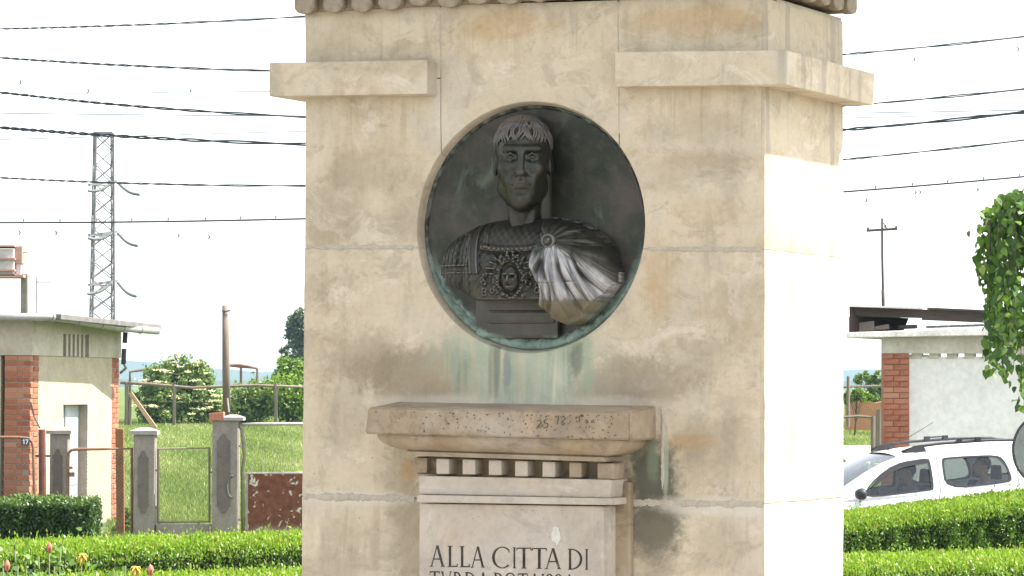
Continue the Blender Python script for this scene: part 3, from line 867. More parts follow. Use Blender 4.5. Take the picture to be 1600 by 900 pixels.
# head frame: X to the viewer's right, Y outwards towards the viewer, Z up; origin halfway between crown and chin
def head_sdf(X, Y, Z):
    f = ell(X, Y, Z, (0, -0.022, 0.040), (0.078, 0.090, 0.080))
    f = smin(f, ell(X, Y, Z, (0, 0.014, -0.030), (0.0635, 0.070, 0.086)), 0.03)
    f = smin(f, cap(X, Y, Z, (-0.040, 0.005, -0.070), (0, 0.050, -0.098), 0.025, 0.023), 0.03)      # jaw
    f = smin(f, cap(X, Y, Z, (0.040, 0.005, -0.070), (0, 0.050, -0.098), 0.025, 0.023), 0.03)
    f = smin(f, ell(X, Y, Z, (0, 0.062, -0.102), (0.021, 0.018, 0.019)), 0.016)                      # chin
    f = smin(f, ell(X, Y, Z, (0.040, 0.052, -0.020), (0.022, 0.022, 0.018)), 0.026)                  # cheekbones
    f = smin(f, ell(X, Y, Z, (-0.040, 0.052, -0.020), (0.022, 0.022, 0.018)), 0.026)
    for s in (-1, 1):                                                                                  # brow ridge
        f = smin(f, cap(X, Y, Z, (s * 0.010, 0.079, 0.028), (s * 0.046, 0.063, 0.031), 0.0085, 0.007), 0.012)
    for s in (-1, 1):                                                                                  # eye sockets
        f = smax(f, -ell(X, Y, Z, (s * 0.029, 0.091, 0.009), (0.020, 0.025, 0.0150)), 0.007)
    for s in (-1, 1):
        f = smin(f, ell(X, Y, Z, (s * 0.029, 0.055, 0.008), (0.0155, 0.0165, 0.0115)), 0.002)         # eyeball
        f = smin(f, cap(X, Y, Z, (s * 0.0145, 0.0735, 0.010), (s * 0.029, 0.0765, 0.0185), 0.0019), 0.003)   # lids
        f = smin(f, cap(X, Y, Z, (s * 0.029, 0.0765, 0.0185), (s * 0.0455, 0.066, 0.010), 0.0019), 0.003)
        f = smin(f, cap(X, Y, Z, (s * 0.0145, 0.0735, 0.008), (s * 0.029, 0.0745, 0.0005), 0.0015), 0.003)
        f = smin(f, cap(X, Y, Z, (s * 0.029, 0.0745, 0.0005), (s * 0.0455, 0.066, 0.008), 0.0015), 0.003)
        f = smax(f, -ell(X, Y, Z, (s * 0.029, 0.0775, 0.0095), (0.0034, 0.004, 0.0034)), 0.002)         # drilled pupil
    f = smin(f, cap(X, Y, Z, (0, 0.077, 0.026), (0, 0.100, -0.030), 0.0075, 0.0110), 0.008)           # nose
    f = smin(f, ell(X, Y, Z, (0, 0.100, -0.034), (0.0115, 0.0115, 0.009)), 0.006)
    for s in (-1, 1):
        f = smin(f, ell(X, Y, Z, (s * 0.0125, 0.086, -0.0365), (0.0075, 0.010, 0.0065)), 0.005)
        f = smax(f, -ell(X, Y, Z, (s * 0.0065, 0.093, -0.0435), (0.0035, 0.005, 0.004)), 0.003)
        f = smax(f, -cap(X, Y, Z, (s * 0.021, 0.088, -0.030), (s * 0.032, 0.074, -0.058), 0.0035), 0.012)   # smile lines
        f = smin(f, ell(X, Y, Z, (s * 0.024, 0.066, -0.060), (0.013, 0.012, 0.017)), 0.02)
    f = smin(f, ell(X, Y, Z, (0, 0.072, -0.056), (0.026, 0.014, 0.017)), 0.014)                       # muzzle
    f = smin(f, cap(X, Y, Z, (-0.019, 0.078, -0.0595), (0, 0.0865, -0.0555), 0.0028, 0.0042), 0.004)   # upper lip
    f = smin(f, cap(X, Y, Z, (0.019, 0.078, -0.0595), (0, 0.0865, -0.0555), 0.0028, 0.0042), 0.004)
    f = smax(f, -cap(X, Y, Z, (-0.023, 0.081, -0.0630), (0.023, 0.081, -0.0630), 0.0024), 0.003)
    f = smax(f, -cap(X, Y, Z, (-0.010, 0.0905, -0.0622), (0.010, 0.0905, -0.0622), 0.0022), 0.003)
    f = smin(f, cap(X, Y, Z, (-0.014, 0.080, -0.0690), (0.014, 0.080, -0.0690), 0.0050), 0.005)        # lower lip
    f = smax(f, -cap(X, Y, Z, (-0.012, 0.087, -0.0800), (0.012, 0.087, -0.0800), 0.0055), 0.010)
    f = smax(f, -cap(X, Y, Z, (0, 0.093, -0.047), (0, 0.092, -0.053), 0.0022), 0.004)                  # philtrum
    for s in (-1, 1):                                                                                  # ears
        e = ell(X, Y, Z, (s * 0.074, -0.010, -0.006), (0.009, 0.018, 0.029))
        e = smax(e, -ell(X, Y, Z, (s * 0.083, -0.004, -0.002), (0.007, 0.010, 0.017)), 0.004)
        f = smin(f, e, 0.006)
    f = smin(f, cap(X, Y, Z, (0, -0.020, -0.070), (0.006, -0.030, -0.225), 0.041, 0.046), 0.018)       # neck
    for s in (-1, 1):
        f = smin(f, cap(X, Y, Z, (s * 0.042, -0.010, -0.065), (s * 0.013, 0.014, -0.195), 0.010, 0.010), 0.012)
    f = smin(f, ell(X, Y, Z, (0.0, 0.012, -0.140), (0.010, 0.012, 0.014)), 0.016)
    # mass that ties the back of the head to the disc
    f = smin(f, ell(X, Y, Z, (0.014, -0.082, 0.020), (0.090, 0.046, 0.102)), 0.010)
    f = smin(f, cap(X, Y, Z, (0.034, -0.088, 0.0), (0.040, -0.088, -0.20), 0.064, 0.060), 0.010)
    return f

h_ = 0.0017
X, Y, Z = sdgrid((-0.105, -0.13, -0.235), (0.105, 0.125, 0.13), h_)
F = head_sdf(X, Y, Z)
HV, HF = surface_nets(F, (-0.105, -0.13, -0.235), h_)
HC_D = 0.022
hx, hz = M2(817, 253.5, HC_D)
HYAW = math.radians(22)
def head_to_med(V):
    V = np.asarray(V, float) * HS * np.array((0.955, 1.0, 1.0))
    # turn the head towards the viewer's right, then swap outwards -> -y
    c, s = math.cos(HYAW), math.sin(HYAW)
    x = V[:, 0] * c + V[:, 1] * s
    d = -V[:, 0] * s + V[:, 1] * c
    return np.stack([x + hx, -(d + HC_D), V[:, 2] + hz], 1)
np_obj('head', head_to_med(HV), HF[:, ::-1], M_BRONZE_HEAD, MED, smooth=True)
head_obj = MED.children[-1] if MED.children else None
head_obj = [o for o in bpy.data.objects if o.name == 'head'][0]

# ---- hair: cap of overlapping combed locks
def skull(az, el, lift):
    """point on the hair cap; az 0 = straight ahead, positive to the viewer's right; el from the horizontal"""
    d = np.array([math.sin(az) * math.cos(el), math.cos(az) * math.cos(el), math.sin(el)])
    r = np.array([0.0775, 0.0905, 0.0805]) + lift
    c = np.array([0, -0.022, 0.040])
    k = 1 / np.sqrt(((d / r) ** 2).sum())
    return c + d * k
hv = []; hf = []
mbh = MB()
def lock(az0, el0, az1, el1, w, curl, lift0, lift1, n=9):
    pts = []; rs = []
    for i in range(n):
        f = i / (n - 1)
        az = az0 + (az1 - az0) * f + curl * math.sin(f * math.pi * 1.35) * (0.5 + 0.5 * f)
        el = el0 + (el1 - el0) * f
        pts.append(skull(az, el, lift0 + (lift1 - lift0) * math.sin(f * math.pi * 0.8)))
        rs.append(w * (0.55 + 0.6 * math.sin(math.pi * min(1, f * 0.85 + 0.15))) * (1 - 0.55 * max(0, f - 0.75) / 0.25))
    mbh.tube(pts, rs, 6, True)
rh = random.Random(3)
# crown
for k in range(40):
    az = -2.3 + 4.6 * k / 39
    lock(az * 0.55, 1.42, az + rh.uniform(-.05, .05), 0.80, 0.0036, rh.uniform(-0.10, 0.14), 0.001, 0.003)
for k in range(46):
    az = -1.9 + 3.8 * k / 45
    lock(az + rh.uniform(-.03, .03), 0.98, az + rh.uniform(-.04, .04), 0.46, 0.0034, rh.choice((-0.09, 0.10, 0.12)), 0.001, 0.004)
# fringe
for k in range(36):
    az = -1.28 + 2.56 * k / 35
    drop = 0.09 if abs(az) < 0.95 else -0.02
    lock(az + rh.uniform(-.02, .02), 0.66, az + 0.05 * (1 if az > 0 else -1) + rh.uniform(-.03, .03), drop + rh.uniform(-.03, .03), 0.0034, rh.choice((-0.10, 0.09, 0.12)), 0.001, 0.004)
# temples
for s in (-1, 1):
    for k in range(6):
        az = s * (1.16 + 0.12 * k)
        lock(az, 0.35, az + s * 0.02, -0.05 - 0.05 * (k % 2), 0.0034, 0.03 * s, -0.001, 0.001)
capmask = F * 0 + ell(X, Y, Z, (0, -0.022, 0.040), (0.079, 0.0918, 0.0815))
fr = 0.058 - 0.35 * np.clip(-Y + 0.03, 0, 1)      # hairline: high in front, lower behind
capmask = smax(capmask, (fr - Z) * 0.8, 0.006)
CV, CF = surface_nets(capmask, (-0.105, -0.13, -0.235), h_)
hair = np_obj('hair', head_to_med(CV), CF[:, ::-1], M_BRONZE_HAIR, head_obj, smooth=True)
lv = head_to_med(np.array(mbh.v))
o = mesh_obj('hair_locks', [tuple(p) for p in lv], mbh.f, M_BRONZE_HAIR, head_obj, smooth=True)
tag(o, kind='stuff')

# ---- torso as a deep relief
st = 0.0016
gx = np.arange(-0.285, 0.285 + st, st); gz = np.arange(-0.30, 0.06, st)
TX, TZ = np.meshgrid(gx, gz, indexing='ij')
cx = -0.006
xx = TX - cx
ax_ = np.abs(xx)
W = 0.262
zt = -0.125 + 0.150 * np.sqrt(np.clip(1 - (ax_ / W) ** 2.6, 0, 1))
side = np.sqrt(np.clip(1 - (ax_ / W) ** 2.8, 0, 1))
tz = np.clip((TZ + 0.10) / np.maximum(zt + 0.10, 1e-3), 0, 1)
up = np.sqrt(np.clip(1 - np.clip(tz, 0, 1) ** 2.6, 0, 1))
body = 0.128 * side * up
body = np.where((TZ > zt) | (ax_ > W), -0.02, body)
# modelling of the breast and upper arms
body += 0.012 * np.exp(-((xx + 0.075) / 0.05) ** 2 - ((TZ + 0.115) / 0.05) ** 2) + 0.012 * np.exp(-((xx - 0.065) / 0.05) ** 2 - ((TZ + 0.115) / 0.05) ** 2)
body -= 0.010 * np.exp(-((ax_ - 0.165) / 0.014) ** 2) * (TZ < -0.02)
full = body.copy()
inside = body > 0.001
def soft(a, lo, hi): return np.clip((a - lo) / (hi - lo), 0, 1)
def band(a, lo, hi, e=0.003): return soft(a, lo, lo + e) * (1 - soft(a, hi - e, hi))
det = np.zeros_like(body)
# leather strips on the viewer's-left shoulder, following the arm
cxs, czs = -0.125, -0.21
ang = np.arctan2(TX - cxs, TZ - czs); rad = np.hypot(TX - cxs, TZ - czs)
arm = band(TX, -0.262, -0.138, 0.004) * band(TZ, -0.20, 0.0, 0.004)
pit = np.abs(np.sin((TX * (1 + 0.5 * (TZ + 0.1)) + 0.25 * (TZ + 0.08) ** 2) * math.pi / 0.0165)) ** 0.5
row = band(TZ, -0.105, -0.02, 0.004) * 0.006 + band(TZ, -0.178, -0.098, 0.004) * 0.003
det += arm * (row * 1.2 * pit)
det += arm * 0.004 * np.sin(TZ / 0.006) ** 8 * band(TZ, -0.125, -0.09)
# shoulder strap with rivet and a hanging fringe
strap = band(TX + 0.12 * (TZ + 0.06), -0.142, -0.108, 0.003) * band(TZ, -0.128, 0.03, 0.004)
det += strap * 0.010
det -= strap * band(TX + 0.12 * (TZ + 0.06), -0.134, -0.116, 0.004) * 0.004
det += 0.006 * np.exp(-((TX + 0.128) ** 2 + (TZ + 0.142) ** 2) / 0.009 ** 2)
strap2 = band(TX + 0.28 * (TZ + 0.02), -0.102, -0.084, 0.003) * band(TZ, -0.06, 0.03, 0.004)
det += strap2 * 0.006
# neckline band with bosses
nb_z = -0.062 + 0.10 * xx ** 2 / 0.1
nbm = band(TZ - nb_z, -0.009, 0.009, 0.002) * band(TX, -0.104, 0.085, 0.004)
det += nbm * 0.006
for k in range(14):
    det += 0.005 * np.exp(-((TX + 0.098 - 0.0135 * k) ** 2 + (TZ - nb_z) ** 2) / 0.0042 ** 2)
det -= 0.004 * band(TZ - nb_z, -0.017, -0.010, 0.002) * band(TX, -0.104, 0.085, 0.004)
# mask on the breastplate
gxm, gzm = M2(801, 436, 0.085)
ux, uz = TX - gxm, TZ - gzm
fr_ = np.sqrt((ux / 0.026) ** 2 + (uz / 0.036) ** 2)
det += 0.020 * np.sqrt(np.clip(1 - fr_ ** 2, 0, 1))
det += 0.008 * np.exp(-(ux / 0.004) ** 2) * band(uz, -0.010, 0.012, 0.006)
for s in (-1, 1):
    det -= 0.008 * np.exp(-((ux - s * 0.010) / 0.0055) ** 2 - ((uz - 0.006) / 0.0038) ** 2)
    det += 0.004 * np.exp(-((ux - s * 0.011) / 0.008) ** 2 - ((uz - 0.013) / 0.003) ** 2)
det -= 0.007 * np.exp(-(ux / 0.009) ** 2 - ((uz + 0.016) / 0.0028) ** 2)
rg = random.Random(8)
for k in range(30):
    a = 2 * math.pi * k / 30 + rg.uniform(-.08, .08)
    for ring, amp in ((1.28, 0.011), (1.72, 0.0085)):
        rx = 0.029 * ring * (1 + rg.uniform(-.06, .06)); rz = 0.038 * ring * (1 + rg.uniform(-.06, .06))
        px_, pz_ = rx * math.cos(a), rz * math.sin(a)
        dd = np.sqrt((ux - px_) ** 2 + (uz - pz_) ** 2)
        det += amp * np.exp(-(dd / 0.0058) ** 2) - amp * 0.7 * np.exp(-(dd / 0.0024) ** 2)
# outer wings and tendrils around the mask
for k in range(9):
    for s in (-1, 1):
        a0 = math.radians(20 + 14 * k)
        pa = np.array((s * 0.055 * math.cos(a0) * 1.0, 0.060 * math.sin(a0) - 0.006)); pb = pa + np.array((s * 0.022 * math.cos(a0 - 0.5), 0.018 * math.sin(a0 - 0.5)))
        ba = pb - pa
        t_ = np.clip(((ux - pa[0]) * ba[0] + (uz - pa[1]) * ba[1]) / (ba @ ba), 0, 1)
        dd = np.hypot(ux - pa[0] - t_ * ba[0], uz - pa[1] - t_ * ba[1])
        det += 0.006 * np.exp(-(dd / 0.0035) ** 2)
for k in range(18):
    s = -1 if k % 2 else 1
    px_ = s * rg.uniform(0.045, 0.085); pz_ = rg.uniform(-0.05, 0.015)
    dd = np.hypot(ux - px_, uz - pz_)
    det += 0.0045 * np.exp(-((dd - 0.006) / 0.0022) ** 2)
# fine chased texture
det += 0.0010 * np.sin(TX / 0.0032) * np.sin(TZ / 0.0034) * (1 - strap)
cutz = -0.194 + 0.080 * (np.clip(ax_ - 0.135, 0, 1) / 0.127) ** 1.5
lowr = np.clip((-0.125 - TZ) / np.maximum(-0.125 - cutz, 1e-3), 0, 1)
lowr = np.sqrt(np.clip(1 - lowr ** 3 * soft(ax_, 0.10, 0.17), 0, 1))
body = body * lowr
torso = np.where(inside, body + det * soft(body, 0.0, 0.05), -0.02)
torso = np.where(TZ < cutz, -0.02, torso)
def relief(name, H, mat, parent, thr=-0.015):
    nx, nz = H.shape
    ok = H > thr
    cell = ok[:-1, :-1] | ok[1:, :-1] | ok[:-1, 1:] | ok[1:, 1:]
    V = np.stack([TX.ravel(), -(DISC + H.ravel()), TZ.ravel()], 1)
    i, j = np.nonzero(cell)
    F = np.stack([i * nz + j, (i + 1) * nz + j, (i + 1) * nz + j + 1, i * nz + j + 1], 1)
    used = np.unique(F); mp = np.full(len(V), -1); mp[used] = np.arange(len(used))
    return np_obj(name, V[used], mp[F], mat, parent, smooth=True)
relief('cuirass', torso, M_BRONZE, MED)
# cloak
bxm, bzm = M2(863, 377, 0.07)
full_ext = np.where(TZ < -0.15, 0.128 * side * np.sqrt(np.clip(1 - (np.clip(-0.15 - TZ, 0, 1) / 0.125) ** 2, 0, 1)), full)
full_ext = np.where((TZ > zt + 0.006) | (xx > W + 0.006), -0.02, np.maximum(full_ext, 0.004))
dx, dz_ = TX - bxm, TZ - bzm
rb = np.hypot(dx, dz_); ph = np.arctan2(dz_, dx)
amp = 0.026 * np.clip((rb - 0.012) / 0.09, 0, 1)
fold = np.abs(np.sin(ph * 6.3 + 0.5 * np.sin(rb * 34) + 0.9 * rb / 0.1)) ** 0.75 * 0.8 + 0.18 * np.abs(np.sin(ph * 13.1 + rb * 18)) ** 0.8
qf = dx / (0.032 + 0.55 * np.abs(dz_))
fold2 = np.abs(np.sin(qf * 4.6 + 0.7 + 0.35 * np.sin(TZ * 40))) ** 0.75 * 0.82 + 0.2 * np.abs(np.sin(qf * 10.3 + TZ * 14)) ** 0.8
wv = soft(-dz_, 0.02, 0.07) * soft(1.9 - qf, 0.0, 0.6)
fold = fold * (1 - wv) + fold2 * wv
hemx = 0.072 + 0.012 * np.sin((TZ + 0.04) * 34) - 0.10 * np.clip(TZ - bzm, 0, 1) * 0 
left = np.where(TZ < bzm, TX > hemx, TX > bxm - 0.022 - 0.25 * (TZ - bzm))
zlow = np.interp(gx, [0.05, 0.075, 0.10, 0.135, 0.175, 0.215, 0.25, 0.27], [-0.19, -0.205, -0.245, -0.262, -0.247, -0.205, -0.16, -0.14])[:, None]
cm = left & (TZ > zlow) & (full_ext > 0) & (TZ < zt + 0.004)
cl = np.where(cm, full_ext + 0.014 + amp * fold - 0.010 * (TX > 0.21) * soft(TX, 0.21, 0.25), -0.02)
# rolled front hem
hemd = np.abs(TX - hemx - 0.007)
cl = np.where(cm & (TZ < bzm - 0.012), cl + 0.010 * np.exp(-(hemd / 0.007) ** 2) - 0.014 * np.exp(-((TX - hemx - 0.026) / 0.007) ** 2) * soft(-TZ, 0.05, 0.10), cl)
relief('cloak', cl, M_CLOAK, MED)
# brooch
hb = float(full[np.argmin(abs(gx - bxm)), np.argmin(abs(gz - bzm))])
mb = MB(); y0 = -(DISC + hb + 0.016)
mb.lathe([(0.0001, -0.010), (0.007, -0.010), (0.010, -0.006), (0.0125, -0.007), (0.0165, -0.009), (0.019, -0.005), (0.019, 0.014)], (bxm, y0, bzm), 28, 'Y')
mb.build('brooch', M_BRONZE, MED, smooth=True)
# plain foot under the bust
def mbox(name, x0, y0, x1, y1, d):
    a = M2(x0, y1, d); b = M2(x1, y0, d)
    MB().box((a[0], -d, a[1]), (b[0], -DISC + 0.012, b[1])).build(name, M_BRONZE_FOOT, MED, bevel=0.008)
mbox('bust_base', 742, 464, 872, 529, DISC + 0.020)
mbox('bust_foot', 760, 484, 866, 506, DISC + 0.027)
# ================================================================== SETTING
tg = NT('meadow_ground')
gcoord = tg.tc.outputs['Object']
g1 = tg.noise(0.05, 5, 0.6, 0.5); g2 = tg.noise(1.1, 6, 0.65, 0.6); g3 = tg.noise(14, 4, 0.7)
gc = tg.ramp(g2, [(0.3, (0.055, 0.085, 0.022)), (0.55, (0.10, 0.145, 0.040)), (0.75, (0.19, 0.20, 0.075))])
gc = tg.mix(tg.math('MULTIPLY', tg.step(g1, 0.5, 0.7), 0.5), gc, (0.17, 0.19, 0.07))
M_GROUND = tg.done(gc, 0.95, tg.bump(tg.math('ADD', g3, g2), 0.7, 0.08), 0, 0.1)

ys = np.concatenate([[-60, -30, -10], np.arange(0, 140, 2), [160, 190, 220, 300, 450, 600, 1000, 2000, 4000, 9000]])
xs = np.concatenate([[-9000, -3000, -900, -300, -120, -60], np.arange(-30, 31, 5), [60, 120, 300, 900, 3000, 9000]])
GX, GY = np.meshgrid(xs, ys, indexing='ij')
GZ = terrain(GX, GY) + np.where((GY > 55) & (GY < 240), 0.06 * np.sin(GX * 0.7) * np.sin(GY * 0.23), 0)
nyy = len(ys)
F = [(i * nyy + j, (i + 1) * nyy + j, (i + 1) * nyy + j + 1, i * nyy + j + 1) for i in range(len(xs) - 1) for j in range(nyy - 1)]
o = np_obj('ground', np.stack([GX.ravel(), GY.ravel(), GZ.ravel()], 1), F, M_GROUND, smooth=True)
tag(o, kind='structure')

# paved court around the monument, street behind the hedges, pale earth track
M_PAVE = simple('pale_paving', (0.20, 0.185, 0.165), (0.28, 0.26, 0.235), 2.5, 0.9, 0.4, 0.01)
M_ROAD = simple('worn_asphalt', (0.10, 0.098, 0.092), (0.17, 0.165, 0.155), 1.6, 0.92, 0.5, 0.01)
M_TRACK = simple('pale_earth', (0.34, 0.31, 0.26), (0.46, 0.42, 0.36), 1.2, 0.95, 0.4, 0.03)
M_KERB = simple('kerb_concrete', (0.30, 0.29, 0.27), (0.42, 0.41, 0.38), 8, 0.9, 0.3, 0.006)
tag(MB().box((-14, -14, -0.2), (14, 13.2, 0.006)).build('pavement', M_PAVE), kind='structure')
tag(MB().box((-40, 32.3, -0.5), (40, 44.0, -0.188)).build('street', M_ROAD), kind='structure')
tag(MB().box((-40, 32.05, -0.5), (40, 32.3, -0.07)).build('kerb', M_KERB, bevel=0.015), kind='structure')
tag(MB().box((-40, 44.0, -0.5), (40, 44.25, -0.07)).build('kerb', M_KERB, bevel=0.015), kind='structure')
za, zb = float(terrain(0, 77)), float(terrain(0, 92))
tag(MB().hexa([(5.2, 77, za - .3), (60, 77, za - .3), (60, 92, zb - .3), (5.2, 92, zb - .3), (5.2, 77, za + .05), (60, 77, za + .05), (60, 92, zb + .05), (5.2, 92, zb + .05)]).build('track', M_TRACK), kind='structure')

# far hills
M_HILL = simple('wooded_hill', (0.025, 0.045, 0.025), (0.045, 0.065, 0.035), 0.01, 0.95, 0)
def hill_range(D, pts, depth):
    """pts: photo pixels along the crest"""
    mb = MB(); n = 160
    xs_ = np.linspace(pts[0][0], pts[-1][0], n)
    ysx = np.interp(xs_, [p[0] for p in pts], [p[1] for p in pts])
    rows = []
    for k, x in enumerate(xs_):
        w = 1.6 * math.sin(x * 0.021) + 0.9 * math.sin(x * 0.063 + 1) + 0.4 * math.sin(x * 0.31)
        c = P(x, ysx[k] + w, D)
        rows.append([(c.x, D - depth, 1.2), (c.x, D - depth * .4, 1.2 + (c.z - 1.2) * .62), (c.x, D, c.z), (c.x, D + depth, 1.2)])
    q = 4
    vs = [p for r in rows for p in r]
    fs = [(i * q + s, (i + 1) * q + s, (i + 1) * q + s + 1, i * q + s + 1) for i in range(n - 1) for s in range(q - 1)]
    return vs, fs
v, f = hill_range(2600, [(-900, 585), (0, 566), (190, 563), (300, 574), (420, 580), (700, 572), (1100, 570), (1330, 577), (1600, 585), (2500, 590)], 500)
tag(mesh_obj('hills', v, f, M_HILL, smooth=True), kind='structure')
v, f = hill_range(1500, [(-900, 592), (0, 588), (300, 596), (600, 590), (1330, 594), (2500, 596)], 250)
tag(mesh_obj('hills', v, f, M_HILL, smooth=True), kind='structure')

# ---------------------------------------------------------------- leaves
def leaf_cards(C, N, size, aspect=0.5, curl=0.25, up=None):
    """pointed leaves: C centres, N facing normals (n,3), size (n,)  -> V,F (quads folded on the midrib would cost more; a kite is used)"""
    n = len(C)
    N = N / np.linalg.norm(N, axis=1, keepdims=True)
    R = RNG.normal(size=(n, 3)) if up is None else up + RNG.normal(size=(n, 3)) * 0.35
    T = R - N * (R * N).sum(1, keepdims=True); T /= np.linalg.norm(T, axis=1, keepdims=True)
    B = np.cross(N, T)
    s = size[:, None]
    a = C - T * s * 0.5; b = C + B * s * aspect * 0.5 - T * s * 0.05 + N * s * curl * 0.25
    c = C + T * s * 0.5 - N * s * curl * 0.3; d = C - B * s * aspect * 0.5 - T * s * 0.05 + N * s * curl * 0.25
    V = np.stack([a, b, c, d], 1).reshape(-1, 3)
    return V, np.arange(4 * n).reshape(n, 4)

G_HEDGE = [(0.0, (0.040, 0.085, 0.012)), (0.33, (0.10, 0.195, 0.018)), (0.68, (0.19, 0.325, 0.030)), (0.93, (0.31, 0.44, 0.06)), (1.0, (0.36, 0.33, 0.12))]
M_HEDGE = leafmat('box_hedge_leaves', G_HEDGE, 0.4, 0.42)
M_HEDGE_OLD = leafmat('old_hedge_leaves', [(0.0, (0.025, 0.055, 0.014)), (0.5, (0.06, 0.11, 0.028)), (0.85, (0.12, 0.20, 0.045)), (1.0, (0.22, 0.29, 0.09))], 0.4, 0.3)
M_CORE = simple('dark_hedge_core', (0.012, 0.016, 0.006), (0.028, 0.028, 0.014), 30, 0.95, 0.5, 0.02)

def leaf_hex(C, N, size, aspect=0.8, up=None):
    """rounder six-cornered leaves with a bent tip"""
    n = len(C)
    N = N / np.linalg.norm(N, axis=1, keepdims=True)
    R = RNG.normal(size=(n, 3)) if up is None else up + RNG.normal(size=(n, 3)) * 0.45
    T = R - N * (R * N).sum(1, keepdims=True); T /= np.linalg.norm(T, axis=1, keepdims=True)
    B = np.cross(N, T); s = size[:, None]; w = aspect * 0.5
    pts = [C - T * s * .45, C + B * s * w * .95 - T * s * .28 + N * s * .05, C + B * s * w * .85 + T * s * .12 + N * s * .05, C + T * s * .58 - N * s * .12, C - B * s * w * .85 + T * s * .12 + N * s * .05, C - B * s * w * .95 - T * s * .28 + N * s * .05]
    return np.stack(pts, 1).reshape(-1, 3), np.arange(6 * n).reshape(n, 6)

def hedge(name, label, a, b, width, top, shoulder, n, leaf, mat, slope=0.0, group=None, shoots=True):
    """clipped hedge whose front top edge runs from a to b (x,y); width goes back; top/slope in metres"""
    a = np.array(a, float); b = np.array(b, float)
    ln = np.linalg.norm(b - a); t = (b - a) / ln; nrm = np.array((-t[1], t[0]))      # towards the back
    root = thing(name, label, 'hedge', (*a, 0), group=group)
    # cross-section path: up the front, round the shoulder, over the top, down the back a little
    prof = [(0.0, 0.0), (0.0, top - shoulder), (shoulder * 0.35, top - shoulder * 0.42), (shoulder * 1.1, top - shoulder * 0.08), (width * 0.55, top), (width - shoulder, top - shoulder * 0.1), (width, top - shoulder), (width, 0.3)]
    prof = np.array(prof); seglen = np.hypot(*np.diff(prof, axis=0).T); cum = np.concatenate([[0], np.cumsum(seglen)])
    lo = max(0.0, cum[1] - 0.75)
    # more leaves on the top and the front than elsewhere
    s = RNG.uniform(lo, cum[-2], n); u = RNG.uniform(0, ln, n)
    k = np.clip(np.searchsorted(cum, s) - 1, 0, len(prof) - 2)
    f = (s - cum[k]) / seglen[k]
    pos = prof[k] + (prof[k + 1] - prof[k]) * f[:, None]
    tan = (prof[k + 1] - prof[k]) / seglen[k][:, None]
    nn = np.stack([-tan[:, 1], tan[:, 0]], 1)
    lump = 0.018 * np.sin(u * 9.1 + s * 6) + 0.014 * np.sin(u * 23 + s * 11 + 2) + 0.012 * np.sin(u * 41 - s * 19)
    depth = lump - RNG.random(n) ** 1.4 * 0.075 + (RNG.random(n) < 0.12) * RNG.random(n) * 0.035
    pos = pos + nn * depth[:, None]
    zz = pos[:, 1] + slope * u
    C = np.stack([a[0] + t[0] * u + nrm[0] * pos[:, 0], a[1] + t[1] * u + nrm[1] * pos[:, 0], zz], 1)
    out = np.stack([nrm[0] * nn[:, 0], nrm[1] * nn[:, 0], nn[:, 1]], 1)
    N = out * 0.7 + RNG.normal(size=(n, 3)) * 0.75
    up = out * 0.9 + np.array((0, 0, 0.9))
    V, Fq = leaf_cards(C, N, leaf * RNG.uniform(0.6, 1.25, n), 0.5, 0.3, up)
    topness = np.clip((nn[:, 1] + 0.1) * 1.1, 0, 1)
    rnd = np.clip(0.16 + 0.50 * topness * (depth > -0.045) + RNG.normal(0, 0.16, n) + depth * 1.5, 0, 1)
    np_obj('foliage', V, Fq, mat, root, world=True, rnd=rnd)
    # clipped ends
    m = 2500
    for (uu, sg) in ((0.0, -1.0), (ln, 1.0)):
        w = RNG.uniform(0, width, m); zq = RNG.uniform(max(0, top - .7), 1, m) * 0 + RNG.random(m) ** .7 * (np.interp(w, prof[1:-1, 0], prof[1:-1, 1]))
        e_ = uu + sg * (RNG.random(m) * .05 - .02)
        C = np.stack([a[0] + t[0] * e_ + nrm[0] * w, a[1] + t[1] * e_ + nrm[1] * w, zq + slope * uu], 1)
        N = np.array((t[0] * sg, t[1] * sg, .2)) * .7 + RNG.normal(size=(m, 3)) * .7
        V, Fq = leaf_cards(C, N, leaf * RNG.uniform(.7, 1.3, m) * 1.3, .5, .3)
        np_obj('end_foliage', V, Fq, mat, root, world=True, rnd=np.clip(RNG.normal(.3, .2, m), 0, 1))
    if shoots:
        m = n // 3
        u = RNG.uniform(0, ln, m); w = RNG.uniform(0.0, width, m)
        zt_ = np.interp(w, prof[1:-1, 0], prof[1:-1, 1]) + slope * u + RNG.random(m) ** 3 * 0.045 - 0.012 + (RNG.random(m) < 0.03) * RNG.random(m) * 0.07
        C = np.stack([a[0] + t[0] * u + nrm[0] * w, a[1] + t[1] * u + nrm[1] * w, zt_], 1)
        N = RNG.normal(size=(m, 3)) * np.array((1, 1, 0.35))
        V, Fq = leaf_cards(C, N, leaf * RNG.uniform(0.9, 1.5, m), 0.42, 0.3, np.array((0, 0, 2.0))[None, :].repeat(m, 0))
        np_obj('young_shoots', V, Fq, mat, root, world=True, rnd=np.clip(RNG.normal(0.74, 0.17, m), 0, 1))
    mb = MB(); e = 0.055
    pts = []
    core = [(e, 0.0), (e, top - shoulder - e * .5), (shoulder, top - shoulder * .4 - e), (width * .55, top - e * 1.4), (width - shoulder, top - shoulder * .4 - e), (width - e, top - shoulder - e), (width - e, 0.0)]
    mb.prism(core, 0.0, ln, lambda p, q, w: (a[0] + t[0] * w + nrm[0] * p, a[1] + t[1] * w + nrm[1] * p, q + slope * w if q > 0 else q))
    mb.build('light_block_core', M_CORE, root, world=True)  # solid dark core added inside the leaves to block light
    return root

